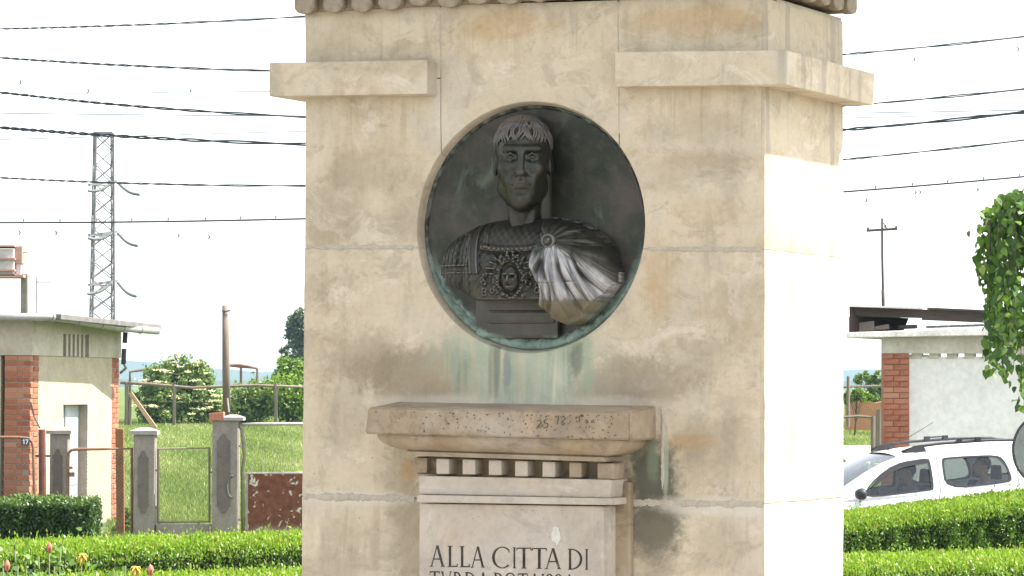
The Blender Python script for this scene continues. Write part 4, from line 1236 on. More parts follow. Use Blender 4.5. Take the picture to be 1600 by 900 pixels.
def hedge_ends(p0, p1, z):
    """the two photo pixels of the front top edge, both at height z -> (x,y) pairs"""
    out = []
    for p in (p0, p1):
        d = ray(*p); t = (z - EYE) / d.z
        q = EYEV + d * t
        out.append((q.x, q.y))
    return out
# rear hedge and front hedge, both running behind the monument
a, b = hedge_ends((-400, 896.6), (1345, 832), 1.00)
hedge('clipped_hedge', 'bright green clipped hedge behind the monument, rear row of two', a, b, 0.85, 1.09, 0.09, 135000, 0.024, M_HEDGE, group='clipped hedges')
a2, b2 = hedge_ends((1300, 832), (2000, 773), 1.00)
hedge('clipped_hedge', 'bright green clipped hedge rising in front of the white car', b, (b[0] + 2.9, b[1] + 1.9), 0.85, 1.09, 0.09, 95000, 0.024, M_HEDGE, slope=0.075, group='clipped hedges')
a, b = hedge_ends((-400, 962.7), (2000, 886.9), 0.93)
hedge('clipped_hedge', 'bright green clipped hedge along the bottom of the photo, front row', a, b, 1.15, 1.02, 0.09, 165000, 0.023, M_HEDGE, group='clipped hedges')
# dark older hedge in front of the gate
a = P(-400, 790, 31.0); b = P(138, 790, 31.0)
hedge('dark_hedge', 'dark green square-cut hedge block in front of the brick-cornered building', (a.x, 31.0), (b.x, 31.0), 0.8, P(70, 781, 31)[2], 0.07, 60000, 0.036, M_HEDGE_OLD, shoots=False)
# ================================================================== LEFT: OUTBUILDING
M_PLASTER = simple('cream_roughcast', (0.34, 0.29, 0.205), (0.46, 0.40, 0.29), 3.0, 0.95, 0.7, 0.012, detail=8)
M_PLASTER_BAND = simple('grey_band_plaster', (0.38, 0.335, 0.26), (0.52, 0.47, 0.385), 2.4, 0.95, 0.4, 0.008)
tb = NT('red_brick')
br_ = tb.objrand(); bn = tb.noise(9, 5, 0.65)
bc = tb.ramp(br_, [(0.0, (0.25, 0.082, 0.043)), (0.45, (0.31, 0.11, 0.06)), (0.8, (0.35, 0.14, 0.08)), (1.0, (0.39, 0.19, 0.12))])
bc = tb.mix(tb.math('MULTIPLY', tb.step(bn, 0.45, 0.7), 0.45), bc, (0.38, 0.21, 0.14))
M_BRICK = tb.done(bc, 0.9, tb.bump(bn, 0.5, 0.008), 0, 0.2)
M_BRICKMORTAR = simple('brick_mortar', (0.24, 0.19, 0.15), (0.36, 0.30, 0.25), 12, 0.95, 0.5, 0.006)
M_ROOFEDGE = simple('bitumen_roof', (0.10, 0.095, 0.09), (0.20, 0.19, 0.18), 5, 0.9, 0.5, 0.01)
M_ZINC = simple('zinc_gutter', (0.22, 0.215, 0.205), (0.36, 0.355, 0.34), 7, 0.5, 0.15, 0.004, 0.3, 0.5)
M_DARKPIPE = simple('dark_downpipe', (0.05, 0.05, 0.055), (0.10, 0.10, 0.10), 6, 0.6, 0.1)
M_DARK = simple('dark_void', (0.010, 0.009, 0.008), (0.02, 0.018, 0.016), 5, 1.0, 0)
M_DOOR = simple('grey_metal_door', (0.32, 0.35, 0.36), (0.46, 0.49, 0.49), 4, 0.6, 0.2, 0.004, 0, 0.4, (1, 1, 0.3))
M_JAMB = simple('reveal_render', (0.30, 0.24, 0.20), (0.40, 0.33, 0.28), 6, 0.95, 0.4, 0.006)
M_CONC = simple('old_concrete', (0.165, 0.14, 0.12), (0.29, 0.255, 0.22), 4.5, 0.95, 0.6, 0.012, detail=8)
M_CONC_DK = simple('dark_cartouche_concrete', (0.095, 0.08, 0.068), (0.165, 0.14, 0.12), 6, 0.95, 0.6, 0.008, detail=8)
M_CONC_LT = simple('pale_concrete_cap', (0.23, 0.21, 0.185), (0.35, 0.325, 0.29), 5, 0.95, 0.6, 0.01)

DA, DB = 47.5, 51.5                     # depth of the near corner and of the far end of the door wall
A = P(48, 605, DA); B = P(186, 605, DB)
Bx = Vector((A.x, A.y, 0)); Be = Vector((B.x, B.y, 0))
wdir = (Be - Bx).normalized(); wlen = (Be - Bx).length
wn_ = Vector((wdir.y, -wdir.x, 0))       # outwards (to the right)
ldir = Vector((-wdir.y, wdir.x, 0))      # along the front wall, to the left
BASEZ = -0.30
BLD = thing('outbuilding', 'small cream outbuilding with red brick corners, vent slots and grey metal door', 'building', Bx + Vector((0, 0, BASEZ)))

def onw(px, py, off=0.0):
    """photo pixel -> (distance along door wall, height)"""
    d = ray(px, py); p0 = Bx + wn_ * off
    t = (p0 - EYEV).dot(wn_) / d.dot(wn_)
    r = EYEV + d * t - p0
    return r.dot(wdir), r.z + p0.z
def W3(w, o, z): return Bx + wdir * w + wn_ * o + Vector((0, 0, z))
def wbox(mb, w0, w1, o0, o1, z0, z1):
    return mb.hexa([W3(w0, o0, z0), W3(w1, o0, z0), W3(w1, o1, z0), W3(w0, o1, z0), W3(w0, o0, z1), W3(w1, o0, z1), W3(w1, o1, z1), W3(w0, o1, z1)])
zband = onw(48, 555)[1]; ztop = onw(48, 500)[1]
d0, _ = onw(98, 700); d1, _ = onw(136, 700); zdoor = onw(117, 632)[1]
pw1, _ = onw(60.5, 600); pw2, _ = onw(174.5, 600)
LEN = 6.0
# walls: door wall in three pieces round the opening, front wall
mb = MB()
wbox(mb, pw1 - .02, d0, -0.25, 0, BASEZ - 0.3, zband); wbox(mb, d1, pw2 + .02, -0.25, 0, BASEZ - 0.3, zband); wbox(mb, d0, d1, -0.25, 0, zdoor, zband)
mb.build('door_wall', M_PLASTER, BLD, world=True)
mb = MB(); wbox(mb, 0.02, 0.25, -LEN, -0.46, BASEZ - .3, zband); mb.build('front_wall', M_PLASTER, BLD, world=True)
mb = MB(); wbox(mb, wlen - .25, wlen - 0.02, -LEN, -0.25, BASEZ - .3, ztop); mb.build('back_wall', M_PLASTER, BLD, world=True)
# upper band with the vent opening left free
v0, _ = onw(96.5, 540); v1, _ = onw(136.5, 540); zv1 = onw(116, 522.5)[1]; zv0 = onw(116, 557)[1]
mb = MB()
wbox(mb, -0.02, v0, -0.27, 0.025, zband, ztop); wbox(mb, v1, wlen + .02, -0.27, 0.025, zband, ztop)
wbox(mb, v0, v1, -0.27, 0.025, zv1, ztop); wbox(mb, v0, v1, -0.27, 0.025, zband, zv0)
wbox(mb, -0.02, 0.25, -LEN, -0.27, zband, ztop)
mb.build('upper_band', M_PLASTER_BAND, BLD, world=True)
vent = MB(); wbox(vent, v0, v1, -0.10, -0.045, zv0, zv1); vent = vent.build('vent_shade_backing', M_DARK, BLD, world=True)  # near-black backing, painted as the shade inside the slots
nb = 6
pit_ = (v1 - v0) / nb
for k in range(nb - 1):
    mb = MB(); c = v0 + pit_ * (k + 1)
    wbox(mb, c - pit_ * .24, c + pit_ * .24, -0.02, 0.018, zv0, zv1)
    mb.build('vent_slat', M_PLASTER_BAND, vent, world=True)
# brick corner piers, brick by brick
course = 0.0785; bh = 0.066
ncourse = int((zband - BASEZ) / course)
brick_mesh = {}
def brick(center, along, ln_, dp, jit=0.003):
    key = (round(ln_, 2), round(dp, 2))
    if key not in brick_mesh:
        o = MB().box((-ln_ / 2, -dp / 2, -bh / 2), (ln_ / 2, dp / 2, bh / 2)).build('brick', M_BRICK, None, bevel=0.004, seg=1)
        brick_mesh[key] = o.data; bpy.data.objects.remove(o)
    o = link(bpy.data.objects.new('brick', brick_mesh[key]))
    o.parent = BLD
    o.location = Vector(center) - BLD.location + Vector((random.uniform(-jit, jit), random.uniform(-jit, jit), 0))
    o.rotation_euler = (0, 0, math.atan2(along.y, along.x) + random.uniform(-.006, .006))
PW = pw1; PL = 0.40
for i in range(ncourse):
    z = zband - course * (i + 0.5)
    if i % 2 == 0:
        brick(W3(0.055, -PL / 4, z), ldir, PL / 2 - .010, 0.115); brick(W3(0.055, -PL * 3 / 4, z), ldir, PL / 2 - .010, 0.115)
        brick(W3((0.12 + PW) / 2, -0.055, z), wdir, PW - 0.125, 0.115)
    else:
        brick(W3(0.055, -0.117 - (PL - 0.117) / 2, z), ldir, PL - 0.127, 0.115)
        brick(W3(PW / 2, -0.055, z), wdir, PW - .01, 0.115)
    w = wlen - pw2
    if i % 2 == 0: brick(W3(pw2 + w * .33, -0.055, z), wdir, w * .62, 0.115); brick(W3(pw2 + w * .83, -0.055, z), wdir, w * .31, 0.115)
    else: brick(W3(pw2 + w * .17, -0.055, z), wdir, w * .31, 0.115); brick(W3(pw2 + w * .67, -0.055, z), wdir, w * .62, 0.115)
mb = MB()
wbox(mb, 0.008, PW - .004, -PL + .004, -0.008, BASEZ - .3, zband - .002)
mb.build('brick_bedding', M_BRICKMORTAR, BLD, world=True)
mb = MB(); wbox(mb, pw2 + .022, wlen - .008, -0.3, -0.009, BASEZ - .3, zband - .002)
mb.build('brick_bedding', M_BRICKMORTAR, BLD, world=True)
# plinth
zp = onw(160, 816)[1]
mb = MB(); wbox(mb, d1 + .02, pw2 - 0.01, -0.2, 0.03, BASEZ - .3, zp); mb.build('plinth', M_CONC, BLD, world=True)
# door, reveal
mb = MB(); wbox(mb, d0 + .01, d1 - .002, -0.20, -0.132, BASEZ, zdoor); door = mb.build('door', M_DOOR, BLD, world=True)
mb = MB()
dm = d0 + (d1 - d0) * 0.40
wbox(mb, dm - .02, dm + .02, -0.13, -0.118, BASEZ + .02, zdoor - .02); mb.build('door_leaf_edge', M_ZINC, door, world=True)
mb = MB(); wbox(mb, d0 + .06, dm - .05, -0.13, -0.123, BASEZ + .9, zdoor - .12); wbox(mb, dm + .05, d1 - .1, -0.13, -0.123, BASEZ + .9, zdoor - .12); mb.build('door_panel', M_DOOR, door, world=True, bevel=0.003)
mb = MB(); wbox(mb, dm + .06, dm + .09, -0.13, -0.09, BASEZ + 1.0, BASEZ + 1.14); mb.build('handle', M_DARKPIPE, door, world=True)
mb = MB(); wbox(mb, d1 - .001, d1 + .05, -0.255, 0.004, BASEZ, zdoor + .03); wbox(mb, d0 - .05, d0 + .001, -0.255, 0.003, BASEZ, zdoor + .03); wbox(mb, d0, d1, -0.255, 0.004, zdoor - .001, zdoor + .03)
mb.build('door_frame', M_JAMB, BLD, world=True)
# roof slab and gutter (the gutter runs along the front, then down the side and past the end)
OH = 0.62
zr0 = ztop + 0.0
mb = MB(); mb.hexa([W3(-0.35, -LEN, zr0), W3(wlen + .35, -LEN, zr0 - .06), W3(wlen + .35, OH - .05, zr0 - .06), W3(-0.35, OH - .05, zr0),
                    W3(-0.35, -LEN, zr0 + .08), W3(wlen + .35, -LEN, zr0 + .02), W3(wlen + .35, OH - .05, zr0 + .02), W3(-0.35, OH - .05, zr0 + .08)])
roof = mb.build('roof', M_ROOFEDGE, BLD, world=True, bevel=0.01)
g = MB()
gp = [P(-40, 497, 47.0), P(20, 495.5, 47.0), P(78, 495.5, 47.05), P(84, 496, 47.1), P(120, 500.5, 48.0), P(150, 506, 49), P(185, 512, 50), P(246, 517.5, 51.3)]
g.tube(gp, 0.055, 12)
gut = g.build('gutter', M_ZINC, BLD, world=True, smooth=True)
for k, (a, b, f) in enumerate(((2, 3, 0.6), (4, 5, 0.0), (5, 6, 0.2), (6, 7, 0.1), (6, 7, 0.55))):
    c = gp[a].lerp(gp[b], f); dd = (gp[b] - gp[a]).normalized()
    MB().tube([c - dd * 0.02, c + dd * 0.02], 0.066, 12).build('gutter_band', M_ZINC, gut, world=True)
# hanging remains of the downpipe
for (a, b, px) in ((519, 536, 195.5), (545, 569, 193.5)):
    MB().tube([P(px + .5, a, 51.3), P(px - .5, b, 51.3)], 0.038, 10).build('downpipe', M_DARKPIPE, BLD, world=True, smooth=True)
MB().tube([P(193, 568, 51.3), P(197, 575, 51.4), P(188, 583, 51.45)], 0.02, 8).build('pipe_elbow', M_ZINC, BLD, world=True, smooth=True)
# cable up the corner
MB().tube([P(48, 628, 47.3), P(53, 650, 47.35), P(62, 668, 46.6)], 0.012, 6).build('cable', M_DARKPIPE, BLD, world=True)

# tank on a post and thin bracket mast behind the roof
M_TANK = simple('faded_metal_tank', (0.42, 0.38, 0.38), (0.58, 0.54, 0.53), 3, 0.6, 0.2)
M_REDBRK = simple('faded_red', (0.36, 0.20, 0.16), (0.48, 0.30, 0.25), 3, 0.8, 0.3)
TK_ = thing('pole_transformer', 'faded white and red transformer box on a concrete post behind the outbuilding roof', 'transformer', P(37, 605, 75) + Vector((0, 0, -2.1)))
zg = float(terrain(0, 75))
c = P(37, 605, 75)
MB().box((c.x - .075, 74.9, zg), (c.x + .075, 75.1, P(37, 428, 75).z)).build('post', M_CONC, TK_, world=True, bevel=0.01)
MB().pbox(-30, 389, 22, 428, 74.6, 0.8).build('tank', M_TANK, TK_, world=True, bevel=0.03)
MB().pbox(22.5, 384, 35, 412, 74.7, 0.5).build('end_box', M_REDBRK, TK_, world=True, bevel=0.02)
MB().pbox(24, 412, 33, 430, 74.75, 0.3).build('end_panel', M_TANK, TK_, world=True, bevel=0.01)
for y in (383, 403, 421, 428):
    MB().pbox(-30, y, 23, y + 2.4, 74.5, 1.0).build('band', M_REDBRK, TK_, world=True)
MB().pbox(-30, 429, 36, 433, 74.5, 1.0).build('platform', M_REDBRK, TK_, world=True)
MB().pbox(34, 393.5, 43, 395.2, 74.8, 0.05).build('spigot', M_REDBRK, TK_, world=True)
MB().tube([P(57.5, 495, 75), P(57.5, 433, 75), P(42, 430.5, 75)], 0.018, 6).build('stay_pipe', M_ZINC, TK_, world=True)
MB().tube([P(58, 440.5, 75), P(80, 440.5, 75)], 0.018, 6).build('stay_arm', M_ZINC, TK_, world=True)

# ================================================================== LATTICE PYLON
M_STEEL = simple('galvanised_steel', (0.15, 0.14, 0.155), (0.24, 0.23, 0.245), 2, 0.6, 0, metal=0.3)
M_INSUL = simple('glass_insulator', (0.11, 0.12, 0.115), (0.18, 0.19, 0.185), 8, 0.4, 0)
PD = 170.0
PYL = thing('lattice_pylon', 'grey steel lattice power pylon with three pairs of insulator strings', 'pylon', (P(160, 605, PD).x, PD, float(terrain(0, PD))))
zt_p = P(160, 209, PD).z; xw_t = (P(175, 300, PD).x - P(148, 300, PD).x) / 2; xw_b = xw_t * 1.38
pc = Vector((P(161.5, 300, PD).x, PD, 0)); z0p = float(terrain(0, PD))
def pcorn(z, i):
    f = (z - z0p) / (zt_p - z0p); w = xw_b + (xw_t - xw_b) * f
    sx, sy = [(-1, -1), (1, -1), (1, 1), (-1, 1)][i]
    ro = math.radians(14)
    x, y = sx * w, sy * w
    return Vector((pc.x + x * math.cos(ro) - y * math.sin(ro), pc.y + x * math.sin(ro) + y * math.cos(ro), z))
for i in range(4):
    MB().beam(pcorn(z0p, i), pcorn(zt_p, i), 0.085, 0.085).build('leg', M_STEEL, PYL, world=True)
nlev = 17
zl = [z0p + (zt_p - z0p) * k / nlev for k in range(nlev + 1)]
for k in range(nlev):
    for i in range(4):
        j = (i + 1) % 4
        a_, b_ = (i, j) if (k + i) % 2 else (j, i)
        MB().beam(pcorn(zl[k], a_), pcorn(zl[k + 1], b_), 0.055, 0.055).build('brace', M_STEEL, PYL, world=True)
        if k % 2 == 0: MB().beam(pcorn(zl[k], b_), pcorn(zl[k + 1], a_), 0.05, 0.05).build('brace', M_STEEL, PYL, world=True)
MB().box((pc.x - xw_t * 1.1, PD - xw_t, zt_p - .04), (pc.x + xw_t * 1.1, PD + xw_t, zt_p + .07)).build('top_plate', M_STEEL, PYL, world=True)
for (yc, a, b) in ((284, (138, 298), (218, 304)), (363, (138, 372), (215, 384)), (440, (137, 459), (213, 463))):
    MB().beam(P(139, yc + 5, PD - 1), P(182, yc - 1, PD + .5), 0.14, 0.12).build('cross_arm', M_STEEL, PYL, world=True)
    MB().beam(P(139, yc + 5, PD - 1), P(166, yc + 6, PD + .5), 0.07, 0.07).build('cross_arm', M_STEEL, PYL, world=True)
    for (s, e) in (((174, yc + 2), a), ((184, yc + 1), b)):
        pa = P(*s, PD - 0.5); pb = P(*e, PD - 3)
        mb = MB(); pts = []; rs = []
        n = 31
        for k in range(n):
            f = k / (n - 1)
            p = pa.lerp(pb, f); p.z -= 0.32 * math.sin(f * math.pi) * 0.5
            pts.append(p); rs.append(0.09 if k % 2 else 0.035)
        mb.tube(pts, rs, 8).build('insulator', M_INSUL, PYL, world=True)

# ================================================================== OVERHEAD CABLES
M_CABLE = simple('black_cable', (0.030, 0.032, 0.040), (0.055, 0.057, 0.066), 3, 0.6, 0)
M_THIN = simple('bare_wire', (0.20, 0.22, 0.24), (0.30, 0.31, 0.33), 3, 0.5, 0)
CD = 36.0
def wire(label, pts, r, twist, D=CD, mat=None, clips=(), group='overhead cables'):
    xs_ = np.array([p[0] for p in pts], float); ys_ = np.array([p[1] for p in pts], float)
    co = np.polyfit(xs_, ys_, min(2, len(pts) - 1)) if len(pts) < 5 else np.polyfit(xs_, ys_, 3)
    root = thing('overhead_cable', label, 'cable', P(800, float(np.polyval(co, 800)), D), group=group)
    X0, X1 = -900, 2500
    n = 440 if twist else 90
    def at(px): return P(px, float(np.polyval(co, px)), D)
    if twist:
        for ph in (0.0, math.pi):
            path = []
            for k in range(n + 1):
                px = X0 + (X1 - X0) * k / n
                c = at(px); a = ph + c.x * 2 * math.pi / (0.55 + 0.12 * math.sin(c.x * 1.3)) 
                path.append(c + Vector((0, math.cos(a) * r * .9, math.sin(a) * r * .9)))
            MB().tube(path, r * 0.78, 6).build('strand', mat or M_CABLE, root, world=True, smooth=True)
    else:
        MB().tube([at(X0 + (X1 - X0) * k / n) for k in range(n + 1)], r, 6).build('strand', mat or M_CABLE, root, world=True, smooth=True)
    for (px, dy, h) in clips:
        c = at(px); c.z -= dy * D / FPX
        MB().tube([c + Vector((0, 0, 0)), c + Vector((0.012, 0, h * D / FPX * .6)), c + Vector((-0.008, 0, h * D / FPX))], [0.010, 0.012, 0.006], 5).build('clip', M_THIN, root, world=True)
    return root
wire('twisted black overhead cable, topmost, climbing towards the cornice', [(0, 45), (240, 38), (478, 25.5), (900, -8)], 0.0085, True)
wire('twisted black overhead cable meeting the bracket, second from top', [(0, 90), (240, 105), (420, 110), (1320, 85), (1600, 57)], 0.0095, True)
wire('twisted black overhead cable, third from top, steeply sagging', [(0, 144), (240, 169), (478, 182), (1375, 161), (1600, 139)], 0.0105, True)
wire('thick black overhead cable crossing just over the pylon top', [(0, 199.5), (240, 215), (478, 226), (1320, 202.5), (1600, 175)], 0.0135, True)
wire('black overhead cable crossing the upper pylon arms, second from bottom', [(0, 278), (240, 286.5), (478, 291), (1320, 249), (1600, 219)], 0.0085, True)
wire('smooth black overhead cable with small upright clips, lowest of all', [(0, 348), (240, 346), (478, 342), (1320, 299.5), (1600, 276)], 0.0115, False,
     clips=[(x, -2, 5) for x in (36, 93, 150, 205, 262, 320, 375, 430, 1367, 1425, 1480, 1536, 1592)])
wire('thin grey wire with small hanging spacers, above the pylon', [(0, 147), (240, 145), (420, 142.5), (1500, 128)], 0.0055, False, mat=M_THIN,
     clips=[(31, -22, -8), (137, -8, -8), (297, 0, 5), (1428, -40, -7), (1590, -46, 8)], group='thin wires')
wire('thin grey wire running level below the third cable', [(0, 177), (240, 179), (478, 181.5), (1600, 172)], 0.0065, False, mat=M_THIN, group='thin wires')
wire('thin grey wire fixed at the pylon top', [(0, 218), (150, 214), (478, 205), (1600, 178)], 0.0055, False, mat=M_THIN, group='thin wires')
wire('thin grey wire with hooks hanging below the lowest cable', [(0, 357), (240, 369), (478, 372), (1320, 318), (1600, 292)], 0.0045, False, mat=M_THIN,
     clips=[(30, 8, 7), (87, 5, 8), (278, 0, 6), (326, 2, 7), (1353, 0, 6), (1430, -4, 6), (1437, -4, 6), (1527, 0, 6)], group='thin wires')

# ================================================================== GATES AND PIERS
GD = 46.0
M_RUSTPOST = simple('rusty_brown_post', (0.17, 0.075, 0.03), (0.30, 0.14, 0.06), 6, 0.85, 0.4, 0.006)
M_REDPOST = simple('dark_red_post', (0.10, 0.035, 0.028), (0.17, 0.07, 0.055), 6, 0.8, 0.3, 0.005)
M_RUSTPIPE = simple('rusted_pipe', (0.15, 0.075, 0.05), (0.25, 0.15, 0.10), 14, 0.8, 0.3, 0.003)
M_GREENPIPE = simple('weathered_olive_pipe', (0.15, 0.14, 0.085), (0.25, 0.23, 0.15), 12, 0.8, 0.3, 0.003)
M_GREYPIPE = simple('weathered_grey_pipe', (0.25, 0.235, 0.20), (0.38, 0.36, 0.32), 12, 0.75, 0.3, 0.003)
def pier(label, x0, x1, ytop, ycap, ybot, cx0, cx1, panel, D=GD, t=0.30):
    c = P((x0 + x1) / 2, 840, D)
    root = thing('gate_pier', label, 'pier', (c.x, D, 0), group='concrete gate piers')
    a = P(x0, ycap, D); b = P(x1, ycap, D)
    MB().box((a.x, D, -0.3), (b.x, D + t, a.z)).build('shaft', M_CONC, root, world=True, bevel=0.012)
    ca = P(cx0, ycap, D); cb = P(cx1, ytop, D); zm = P(cx0, ytop + (ycap - ytop) * .45, D).z
    e = 0.045
    mb = MB().box((ca.x, D - e, ca.z), (cb.x, D + t + e, zm))
    mx, my = (ca.x + cb.x) / 2, D + t / 2
    mb.add([(ca.x, D - e, zm), (cb.x, D - e, zm), (cb.x, D + t + e, zm), (ca.x, D + t + e, zm), (mx - .05, my - .05, cb.z), (mx + .05, my - .05, cb.z), (mx + .05, my + .05, cb.z), (mx - .05, my + .05, cb.z)],
           [(0, 1, 5, 4), (1, 2, 6, 5), (2, 3, 7, 6), (3, 0, 4, 7), (4, 5, 6, 7)])
    mb.build('cap', M_CONC_LT, root, world=True)
    # cartouche: raised panel with stepped, lobed ends
    px0, py0, px1, py1 = panel
    w = px1 - px0; cxp = (px0 + px1) / 2
    top = [(px0, py0 + 14), (px0, py0 + 8), (px0 + w * .14, py0 + 8), (px0 + w * .2, py0 + 4), (px0 + w * .34, py0 + 2)] + [(cxp + w * .2 * math.cos(a), py0 + 2 - 4 * math.sin(a)) for a in np.linspace(math.pi, 0, 6)] + \
          [(px1 - w * .34, py0 + 2), (px1 - w * .2, py0 + 4), (px1 - w * .14, py0 + 8), (px1, py0 + 8), (px1, py0 + 14)]
    bot = [(x, py1 + py0 - y) for x, y in top][::-1]
    poly = [P(x, y, D) for x, y in top + bot]
    MB().prism([(p.x, p.z) for p in poly], D + 0.02, D - 0.012, lambda u, v, w_: (u, w_, v)).build('cartouche', M_CONC_DK, root, world=True)
    return root
pier('slim grey concrete gate pier beside the brick corner', 78, 106, 668, 678, 845, 72.5, 112, (83, 703, 98, 850), D=46.4, t=0.26)
p1 = pier('grey concrete gate pier with pyramid cap, between the mesh gate and mesh panel', 209, 242, 668, 679, 850, 202.5, 246, (216, 706, 232, 800))
p2 = pier('tall grey concrete gate pier with a broken brick on its cap', 332, 372, 648, 657, 850, 346, 380, (339, 680, 360, 800), t=0.36)
MB().pquad([(326, 646), (349, 643.5), (350, 656), (327, 658)], GD - .05, 0.25).build('broken_brick', M_BRICK, p2, world=True, bevel=0.008)
mb = MB()
c = P(362, 760, GD); mb.tube([c + Vector((0.06 * math.cos(a), -0.016, 0.15 * math.sin(a))) for a in np.linspace(1.2, 5.1, 12)], 0.016, 6).build('iron_ring', M_CONC_DK, p2, world=True)
c = P(93, 665, 46.4)
# low wall between the piers
o = MB().pbox(243, 820, 332, 850, GD + .06, 0.2).build('low_wall', M_CONC, bevel=0.01, world=False)
tag(o, 'low grey concrete wall under the small mesh panel', 'wall')

def pipe(mb, pts, r, D=GD + .12): return mb.tube([P(x, y, D) for x, y in pts], r, 8)
def mesh_panel(x0, y0, x1, y1, D, cell, r, parent, mat):
    a = P(x0, y1, D); b = P(x1, y0, D)
    nx = max(2, int((b.x - a.x) / cell)); nz = max(2, int((b.z - a.z) / (cell)))
    mb = MB(); cw = (b.x - a.x) / nx; ch = (b.z - a.z) / nz
    for i in range(nx):
        for sgn in (0, 1):
            pts = [(a.x + cw * (i + ((k + sgn) % 2)), D + 0.004 * ((k + sgn) % 2), a.z + ch * k) for k in range(nz + 1)]
            mb.tube(pts, r, 3, False)
    o = mb.build('wire_mesh', mat, parent, world=True); tag(o, kind='stuff')
M_WIRE = simple('mesh_wire', (0.20, 0.18, 0.15), (0.32, 0.29, 0.25), 10, 0.6, 0)
# gate on the far left with house number
g = thing('wire_gate', 'rusty tube gate with rounded corner and house number 17, at the far left', 'gate', (P(20, 840, GD).x, GD, 0), group='wire gates')
pipe(MB(), [(-200, 683), (30, 683.5), (44, 685), (50, 690), (52, 700), (53.5, 760), (54.5, 845)], 0.022).build('frame', M_RUSTPIPE, g, world=True, smooth=True)
mesh_panel(-200, 686, 51, 845, GD + .12, 0.055, 0.0018, g, M_WIRE)
plate = MB().pbox(33, 684.5, 46, 696, GD + .07, 0.012).build('number_plate', simple('dark_enamel', (0.03, 0.03, 0.04), (0.06, 0.06, 0.07), 9, 0.5, 0), g, world=True)
M_WHITE = simple('white_enamel', (0.62, 0.61, 0.58), (0.75, 0.74, 0.71), 9, 0.5, 0)
mb = MB(); mb.pquad([(36.6, 686.5), (38.2, 686.5), (38.2, 694), (36.6, 694)], GD + .066, 0.003); mb.pquad([(35.4, 688), (36.6, 686.5), (36.6, 687.8), (35.4, 689)], GD + .066, 0.003); mb.build('digit', M_WHITE, plate, world=True)
mb = MB(); mb.pquad([(39.6, 686.5), (44, 686.5), (44, 688), (39.6, 688)], GD + .066, 0.003); mb.pquad([(42.5, 688), (44, 688), (42, 694), (40.4, 694)], GD + .066, 0.003); mb.build('digit', M_WHITE, plate, world=True)
# posts
o = MB().tube([P(66, 850, 46.2), P(66.3, 760, 46.2), P(65.5, 671, 46.2)], [0.055, 0.055, 0.05], 10).build('gate_post', M_REDPOST); tag(o, 'dark red post next to the slim pier', 'post', 'fence posts')
o = MB().pquad([(180, 669), (193, 670), (194, 840), (182, 840)], 46.6, 0.10).build('gate_post', M_RUSTPOST, bevel=0.012); tag(o, 'rust brown post behind the chain-link gate', 'post', 'fence posts')
o = MB().pbox(55, 711, 78, 714, 46.25, 0.03).build('iron_tie', M_REDPOST); tag(o, 'short iron bar joining the red post to the slim pier', 'bar')
# chain link gate
g = thing('wire_gate', 'chain-link tube gate between the slim pier and the pyramid-capped pier', 'gate', (P(155, 840, GD).x, GD, 0), group='wire gates')
pipe(MB(), [(106.5, 845), (106, 720), (107, 708), (112, 703), (120, 702), (206, 701), (206.5, 845)], 0.022).build('frame', M_RUSTPIPE, g, world=True, smooth=True)
mesh_panel(107, 703, 206, 840, GD + .12, 0.05, 0.0024, g, M_WIRE)
MB().pbox(102, 729, 113, 733, GD + .08, 0.04).build('latch', M_RUSTPIPE, g, world=True); MB().pbox(108, 738, 116, 745, GD + .08, 0.05).build('latch', M_RUSTPIPE, g, world=True)
# small framed panel
g = thing('mesh_panel', 'small square mesh panel in an olive tube frame on the low wall', 'panel', (P(287, 820, GD).x, GD, 0.1))
pipe(MB(), [(247, 817), (247, 701), (327, 700), (327, 815), (247, 815.5)], 0.02).build('frame', M_GREENPIPE, g, world=True)
mesh_panel(248, 702, 326, 813, GD + .12, 0.06, 0.0014, g, M_WIRE)
for (a, b) in (((248, 815), (248, 822)), ((310, 815), (310, 822)), ((242, 735), (247, 735)), ((327, 738), (333, 738)), ((242, 793), (247, 793))):
    pipe(MB(), [a, b], 0.014).build('stay', M_GREENPIPE, g, world=True)
# rusty sheet gate
trs = NT('rusted_sheet')
rn = trs.noise(2.6, 6, 0.6, 0.8); rn2 = trs.noise(11, 5, 0.6); rv = trs.noise(8.5, 3, 0.5, 0.9, vec=trs.mapping((1, 1, 1), (4, 0, 2)))
rc = trs.ramp(rn2, [(0.3, (0.085, 0.028, 0.014)), (0.55, (0.14, 0.05, 0.024)), (0.75, (0.21, 0.085, 0.04))])
fl = trs.step(rv, 0.605, 0.66)
rc = trs.mix(fl, rc, trs.ramp(rn2, [(0.35, (0.38, 0.36, 0.28)), (0.65, (0.52, 0.50, 0.43))]))
xr_, yr_, zr_ = trs.sep()
lowm = trs.math('SUBTRACT', 1.0, trs.step(trs.math('ADD', zr_, trs.math('MULTIPLY', rn, 0.25)), 0.17, 0.30))
rc = trs.mix(trs.math('MULTIPLY', lowm, 0.75), rc, (0.33, 0.28, 0.19))
M_RUSTSHEET = trs.done(rc, 0.8, trs.bump(trs.math('ADD', rn2, fl), 0.4, 0.004), 0, 0.3)
g = thing('sheet_gate', 'rust-eaten sheet metal gate with flaking paint under a bent tube frame', 'gate', (P(425, 840, GD).x, GD, 0))
MB().pbox(387, 741, 520, 850, GD + .10, 0.012).build('rusty_sheet', M_RUSTSHEET, g, world=True)
pipe(MB(), [(373, 660), (378, 672), (381, 695), (382, 715), (379, 735), (380, 845)], 0.026).build('bent_stile', M_GREENPIPE, g, world=True, smooth=True)
pipe(MB(), [(372, 664), (400, 662.5), (520, 662)], 0.022).build('top_rail', M_GREYPIPE, g, world=True, smooth=True)
pipe(MB(), [(386, 845), (385.5, 740), (520, 739)], 0.022).build('sheet_frame', M_GREYPIPE, g, world=True)
